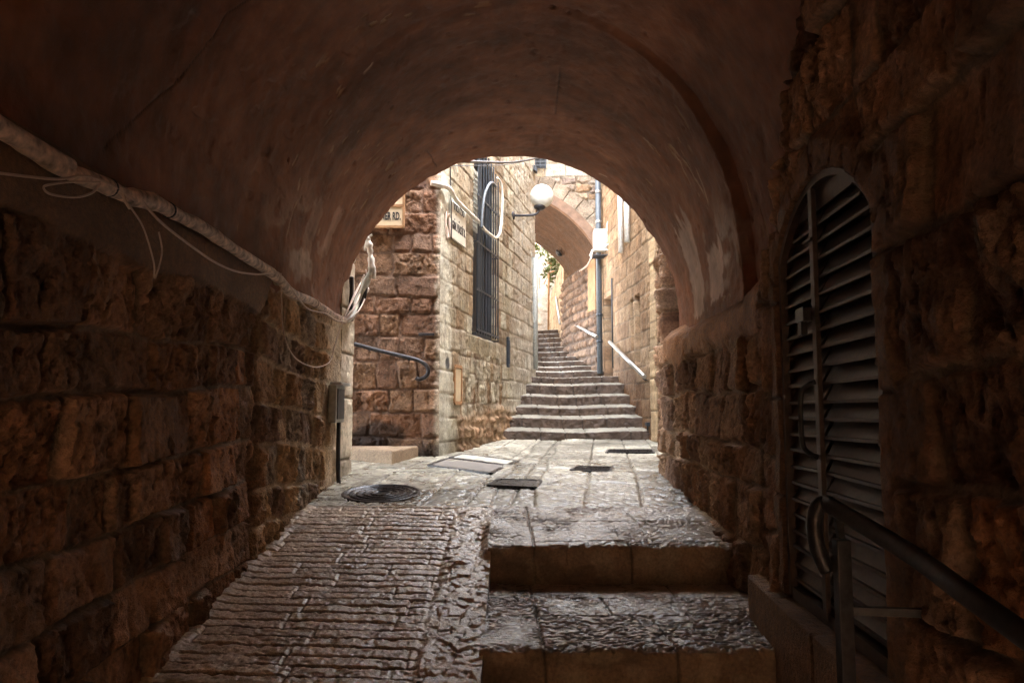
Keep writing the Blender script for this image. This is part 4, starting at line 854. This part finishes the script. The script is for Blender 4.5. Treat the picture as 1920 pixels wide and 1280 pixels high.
# handrail by the side alley
hr_ = empty('wall_handrail', tuple(at(740, 668, 9.2))); tag(hr_, 'black curled handrail on the dark front wall beside the side alley', 'handrail')
HY = 9.16
mb = MB(); mb.tube([at(560, 622, HY), at(620, 636, HY), at(665, 645, HY), at(710, 657, HY), at(757, 668, HY), at(786, 676, HY), at(800, 686, HY), at(803, 697, HY), at(798, 706, HY), at(786, 711, HY), at(780, 708, HY)], .026, 10); mb.build('rail', M['iron'], hr_)
for x_, y_ in ((690, 652), (765, 670)): mb = MB(); q = at(x_, y_, HY); mb.bar(q, q + np.array([0, .16, -.03]), .02, .02); mb.build('bracket', M['iron'], hr_)
mb = MB(); q = at(800, 627, 9.27); mb.box(q, (.10, 0, 0), (0, .03, 0), (0, 0, .018)); o = mb.build('iron_bolt', M['iron'], None, .004); tag(o, 'short black iron bolt at the corner edge above the curled handrail', 'bolt')
# globe lamp
lamp = empty('wall_lamp', tuple(onL(962, 404))); tag(lamp, 'white globe lamp on a black bent arm above the lane', 'lamp')
qb = onL(962, 404, .01); GY = qb[1] - .05; gc = at(1016, 368, GY)
mb = MB(); mb.tube([qb, at(985, 404, GY), at(1000, 403, GY), at(1008, 399, GY), at(1011, 391, GY)], .022, 8); mb.build('arm', M['iron'], lamp)
mb = MB(); mb.lathe(qb, [(.075, -.01), (.075, .02), (.03, .035)], 12, LN3); mb.build('wall_plate', M['iron'], lamp)
mb = MB(); mb.lathe(at(1012, 391, GY), [(.05, -.03), (.10, 0), (.115, .04), (.105, .05)], 16); mb.build('holder', M['iron'], lamp)
mb = MB(); mb.lathe(gc, [(.212 * math.cos(t_), .212 * math.sin(t_)) for t_ in np.linspace(-1.5, 1.5, 24)], 32); mb.build('globe', M['globe'], lamp)
# rain pipes
mb = MB(); x_ = 1000; b_ = at(1000, 692, 14.95); mb.tube([(b_[0] + .04, b_[1], b_[2]), (b_[0] + .04, b_[1], 3.1)], .055, 12, False); mb.tube([(b_[0] - .05, b_[1] - .1, b_[2] + .6), (b_[0] - .05, b_[1] - .1, 3.2)], .028, 8, False); o = mb.build('rain_pipe', M['greypost']); tag(o, 'pale grey vertical pipe at the far end of the corner house', 'pipe')
mb = MB(); b_ = on_floor(966, 812); zt_ = float(at(966, 764, b_[1])[2]); mb.tube([(b_[0], b_[1], zt_ - .36), (b_[0], b_[1], zt_ - .08)], .085, 12, False); mb.lathe((b_[0], b_[1], zt_ - .1), [(.09, 0), (.11, .01), (.11, .035), (.085, .05)], 12); mb.tube([(b_[0], b_[1], zt_ - .06), (b_[0] - .0, b_[1], zt_ - .0), (b_[0] + .05, b_[1], zt_ + .04)], .085, 12, True); o = mb.build('standpipe', M['pipe']); tag(o, 'stubby grey standpipe in the corner left of the first stair', 'pipe')
dp = empty('drainpipe', tuple(at(1126, 696, 16.1))); tag(dp, 'tall blue grey drainpipe beside the archway on the right', 'drainpipe')
b_ = at(1125, 696, 16.15); t_ = at(1125, 300, 16.15); bx = b_[0]
mb = MB(); mb.tube([(bx, 16.15, b_[2] - .05), (bx, 16.15, 5.9)], .062, 14, False); mb.build('pipe', M['pipe'], dp)
for y_ in (360, 416, 640, 590): q = at(1125, y_, 16.15); mb = MB(); mb.lathe((bx, 16.15, q[2]), [(.062, -.03), (.07, -.028), (.07, .028), (.062, .03)], 14); mb.build('collar', M['galv'] if y_ < 500 else M['slate'], dp)
# electric cabinet
ac = empty('electric_cabinet', tuple(at(1126, 470, 15.75))); tag(ac, 'pale grey cabinet on a white bracket in front of the drainpipe', 'cabinet')
CY = 15.7; a_ = at(1114, 429, CY); b_ = at(1139, 468, CY); mb = MB(); mb.abox(a_[0], b_[0] - .02, CY, CY + .28, b_[2], a_[2]); cs = mb.build('case', M['box'], ac, .01)
mb = MB(); mb.abox(a_[0] + .10, b_[0] - .06, CY - .012, CY - .001, b_[2] + .03, b_[2] + .2); mb.build('panel', M['white'], cs, .004)
mb = MB(); mb.abox(a_[0] + .09, a_[0] + .17, CY - .008, CY - .001, a_[2] - .12, a_[2] - .07); mb.build('label_plate', M['sign'], cs)
mb = MB(); zc_ = b_[2] - .03; x0_, x1_ = a_[0] - .05, b_[0] + .16
for (p, q) in (((x0_, CY - .1, zc_), (x1_, CY - .1, zc_)), ((x0_, CY - .1, zc_), (x0_ - .04, CY - .1, zc_ - .2)), ((x1_, CY - .1, zc_), (x1_, CY - .1, zc_ + .36)), ((x0_, CY - .1, zc_), (x0_, CY + .5, zc_)), ((x1_, CY - .1, zc_), (x1_, CY + .5, zc_)), ((x0_ + .18, CY - .1, zc_ + .02), (x1_ - .02, CY - .1, zc_ + .22))): mb.bar(p, q, .025, .025, up=(0, .3, 1))
mb.build('bracket', M['white'], ac)
mb = MB()
for k in range(7): mb.abox(x0_ + .02 , x1_ - .12, CY - .06 + k * .06, CY - .03 + k * .06, zc_ - .10 - k * .0, zc_ - .08)
mb.build('vent_slats', M['slate'], ac)
mb = MB(); mb.tube([at(1146, 404, 15.6), at(1140, 418, 15.65), at(1137, 440, 15.7), at(1140, 455, 15.7), at(1145, 460, 15.7)], .022, 8); mb.build('lead', M['white'], ac)
# on the right house
R3 = np.array([RD[0], RD[1], 0]); RN3 = np.array([RN[0], RN[1], 0])
for (x_, y0, y1, lab) in ((1164, 372, 474, 'longer of two white pipes high on the tan right house'), (1176, 366, 454, 'shorter of two white pipes high on the tan right house, nearer the tunnel')):
    a_ = onR(x_, y0, .06); b_ = onR(x_, y1, .06); mb = MB(); mb.tube([b_, (b_[0], b_[1], a_[2] + .6)], .05 if x_ < 1170 else .055, 10, False); o = mb.build('white_pipe', M['white']); tag(o, lab, 'pipe', 'white pipes on the right house')
mb = MB(); a_ = onR(1149, 690, .03); b_ = onR(1149, 520, .03); mb.tube([a_, (a_[0], a_[1], b_[2])], .018, 6, False); o = mb.build('thin_pipe', M['dark_wire']); tag(o, 'thin black vertical pipe beside the dark doorway', 'pipe')
def srail(P_, Q_, r, label, brs):
    e = empty('stair_handrail', tuple(P_)); tag(e, label, 'handrail', 'pale handrails along the stairs')
    mb = MB(); mb.tube([P_, Q_], r, 10, False); mb.build('rail', M['galv'] if r > .02 else M['white'], e)
    for f in brs:
        q = P_ * (1 - f) + Q_ * f; n_ = RN3
        mb = MB(); mb.tube([q, q - n_ * .03 - Z3 * .08, q - n_ * .12 - Z3 * .10], .012, 6); mb.build('bracket', M['iron'], e)
srail(onR(1208, 706, .10), onR(1143, 641, .10), .036, 'nearest shiny steel handrail, fixed to the tan right house', (.06, .42, .72))
srail(np.array(at(1119, 631, 16.0)), np.array(at(1080, 610, 18.0)), .034, 'middle shiny handrail left of the tall drainpipe', (.2, .8))
srail(np.array(at(1050, 607, 20.2)), np.array(at(1042, 557, 22.5)), .03, 'farthest thin handrail, seen past the archway on the lit wall', (.3,))
mb = MB(); q = onR(1214, 795, .03); mb.box(q, R3 * .06, RN3 * .03, Z3 * .03); mb.tube([q, q - Z3 * .1], .015, 6, False); o = mb.build('water_tap', M['slate'], None, .004); tag(o, 'small metal tap low on the tan wall right of the second stair', 'tap')
# barred window high on the archway
q0 = at(1007, 300, FY - .02); q1 = at(1024, 316, FY - .02)
bw = empty('barred_window', tuple(q1)); tag(bw, 'small black barred window high above the archway', 'window')
mb = MB(); mb.abox(q0[0] - .25, q1[0], FY - .045, FY - .034, q1[2], q1[2] + .7); mb.build('pane', M['glass'], bw)
mb = MB()
for k in range(8): mb.bar((q0[0] - .25, FY - .08, q1[2] + .05 + k * .08), (q1[0], FY - .08, q1[2] + .05 + k * .08), .02, .02)
for k in range(3): mb.bar((q1[0] - .01 - k * .12, FY - .075, q1[2]), (q1[0] - .01 - k * .12, FY - .075, q1[2] + .7), .025, .02, up=(0, 1, 0))
mb.build('grille', M['slate'], bw)
mb = MB(); q = at(1003, 318, 15.0); mb.prism([q + np.array([-.03, -.1, .08]), q + np.array([.05, -.1, .02]), q + np.array([.05, -.1, -.08]), q + np.array([-.03, -.1, -.04])], (0, .25, .03)); o = mb.build('floodlight', M['slate'], None, .008); tag(o, 'little dark floodlight at the top end of the corner house', 'lamp')
# wire under the archway, lamp in its vault
mb = MB(); mb.tube([at(1108, 484, 16.35), at(1102, 497, 16.5), at(1094, 504, 17.2), at(1082, 512, 18.), at(1066, 526, 19.), at(1052, 540, 19.9)], .02, 6); o = mb.build('vault_wire', M['wire']); tag(o, 'pale wire following the foot of the orange archway vault', 'wire')
mb = MB(); q = at(1044, 478, 19.0); k_ = (19.0 - FY) / (EY - FY); cc_ = np.array([AC[0] + (EC[0] - AC[0]) * k_, AC[1]]); dd_ = np.array([q[0], q[2]]) - cc_; dd_ = dd_ / np.linalg.norm(dd_); p_ = cc_ + dd_ * (AR_ - .08); mb.lathe((p_[0], 19.0, p_[1]), [(.10, 0), (.11, .03), (.05, .09)], 14, (-dd_[0], 0, -dd_[1])); o = mb.build('ceiling_lamp', M['slate']); tag(o, 'small dark lamp on the orange vault under the archway', 'lamp')
# overhead cables at the tunnel mouth
for i, (a_, b_, r_, lab) in enumerate(((at(868, 303, 7.7), at(1010, 296, 15.0), .018, 'thickest black overhead cable across the top of the tunnel mouth'), (at(866, 300, 7.9), at(1008, 297, 14.9), .006, 'thin overhead wire just under the thickest black cable'), (at(845, 311, 7.8), at(1000, 299, 14.8), .006, 'lowest thin overhead wire at the tunnel mouth'))):
    mid = (a_ + b_) / 2 - np.array([0, 0, .05]); mb = MB(); mb.tube([a_ + (a_ - b_) * .05, a_, mid, b_], r_, 6); o = mb.build('overhead_cable', M['dark_wire']); tag(o, lab, 'cable', 'overhead cables at the tunnel mouth')
# leaves beyond the archway
def plant(name, c, n, rad, label, seed):
    r = random.Random(seed); e = empty(name, tuple(c)); tag(e, label, 'plant', 'leaves beyond the archway'); mb = MB()
    for i in range(n):
        p = np.array(c) + np.array([r.gauss(0, rad[0]), r.gauss(0, rad[1]), r.gauss(0, rad[2])]); a = np.array([r.uniform(-1, 1) for _ in range(3)]); a /= np.linalg.norm(a); b = np.cross(a, [r.uniform(-1, 1) for _ in range(3)]); b /= np.linalg.norm(b)
        L = r.uniform(.06, .12); mb.add([p - a * L, p + b * L * .4, p + a * L, p - b * L * .4], [(0, 1, 2, 3)])
    mb.build('leaves', M['leaf'], e); mb = MB()
    for k in range(4): mb.tube([np.array(c) + np.array([0, 0, .5 * rad[2]]), np.array(c) + np.array([r.gauss(0, rad[0]), 0, r.gauss(0, rad[2])])], .012, 5, False)
    mb.build('stem', M['wood'], e)
plant('creeper', at(1036, 503, 23.5), 240, (.16, .3, .30), 'green and yellow creeper hanging down over the lit wall', 1)
plant('creeper', at(1008, 466, 24.0), 130, (.3, .3, .14), 'dark sprig of leaves across the top of the white house', 2)
mb = MB(); a_ = at(1028, 620, 23.0); b_ = at(1029, 513, 23.0); c_ = at(1036, 509, 23.0); mb.tube([(a_[0], 23.0, a_[2] - .3), b_, c_, c_ + np.array([.3, .1, 0])], .03, 8, False); o = mb.build('bent_pipe', M['wood']); tag(o, 'rusty pipe bent at its top beside the sunlit wall', 'pipe')

# ================================================================== COVERS IN THE PAVING
def fquad(px, up): return [on_floor(x, y, up) for x, y in px]
def cover(px, name, label, mat, frame=True, cat='cover', lines=0):
    e = empty(name, tuple(np.mean(fquad(px, .0), axis=0))); tag(e, label, cat)
    q = fquad(px, .008); mb = MB(); mb.prism([p - np.array([0, 0, .05]) for p in q], (0, 0, .05)); mb.build('lid', M[mat], e, .003)
    if frame:
        mb = MB()
        for i in range(4): mb.bar(q[i] - Z3 * .014, q[(i + 1) % 4] - Z3 * .014, .05, .034, up=(0, .001, 1))
        mb.build('frame', M['cast'], e)
    if lines:
        mb = MB()
        for k in range(1, lines): f = k / lines; mb.bar(q[0] * (1 - f) + q[1] * f, q[3] * (1 - f) + q[2] * f, .02, .014)
        mb.build('ribs', M['cast'], e)
    return e
cover([(805, 871), (840, 858), (950, 872), (920, 886)], 'access_cover', 'large flat brown access cover in front of the corner house', 'coverstone')
cover([(845, 857), (866, 850), (968, 863), (953, 871)], 'stone_cover', 'pale cream stone panel beside the large brown access cover', 'palestone', True, 'panel')
cover([(917, 908), (936, 897), (1012, 899), (1002, 912)], 'access_cover', 'small dark wet access cover in the middle of the paving', 'cast')
cover([(1072, 880), (1086, 873), (1146, 874), (1141, 884)], 'drain_cover', 'dark drain cover right of the middle of the paving', 'cast', True, 'drain', 8)
cover([(1138, 848), (1142, 842), (1222, 842), (1224, 848)], 'drain_grate', 'long narrow black grate near the foot of the stairs', 'cast', True, 'drain', 12)
mc = on_floor(715, 925) - np.array([0, 0, .009]); rm = .33
man = empty('manhole', tuple(mc)); tag(man, 'round black manhole cover with ring pattern at the head of the ramp', 'manhole')
sl_ = np.array([0, -.12, 1.])
mb = MB(); mb.lathe(mc, [(rm, -.03), (rm, .020), (rm - .03, .022), (rm - .035, .010), (.02, .010)], 48, sl_); mb.build('lid', M['cast'], man)
for k in range(4): mb = MB(); rk = rm * (.82 - .18 * k); mb.lathe(mc, [(rk, .006), (rk - .003, .020), (rk - .022, .020), (rk - .026, .006)], 40, sl_); mb.build('ring', M['cast'], man)
# unseen wall added behind the camera to bounce warm light through the rear gap
mb = MB(); mb.abox(-6, 6, -11, -10, -4, 7.0); mb.build('rear_bounce_wall', M['warm_bounce'], tv)
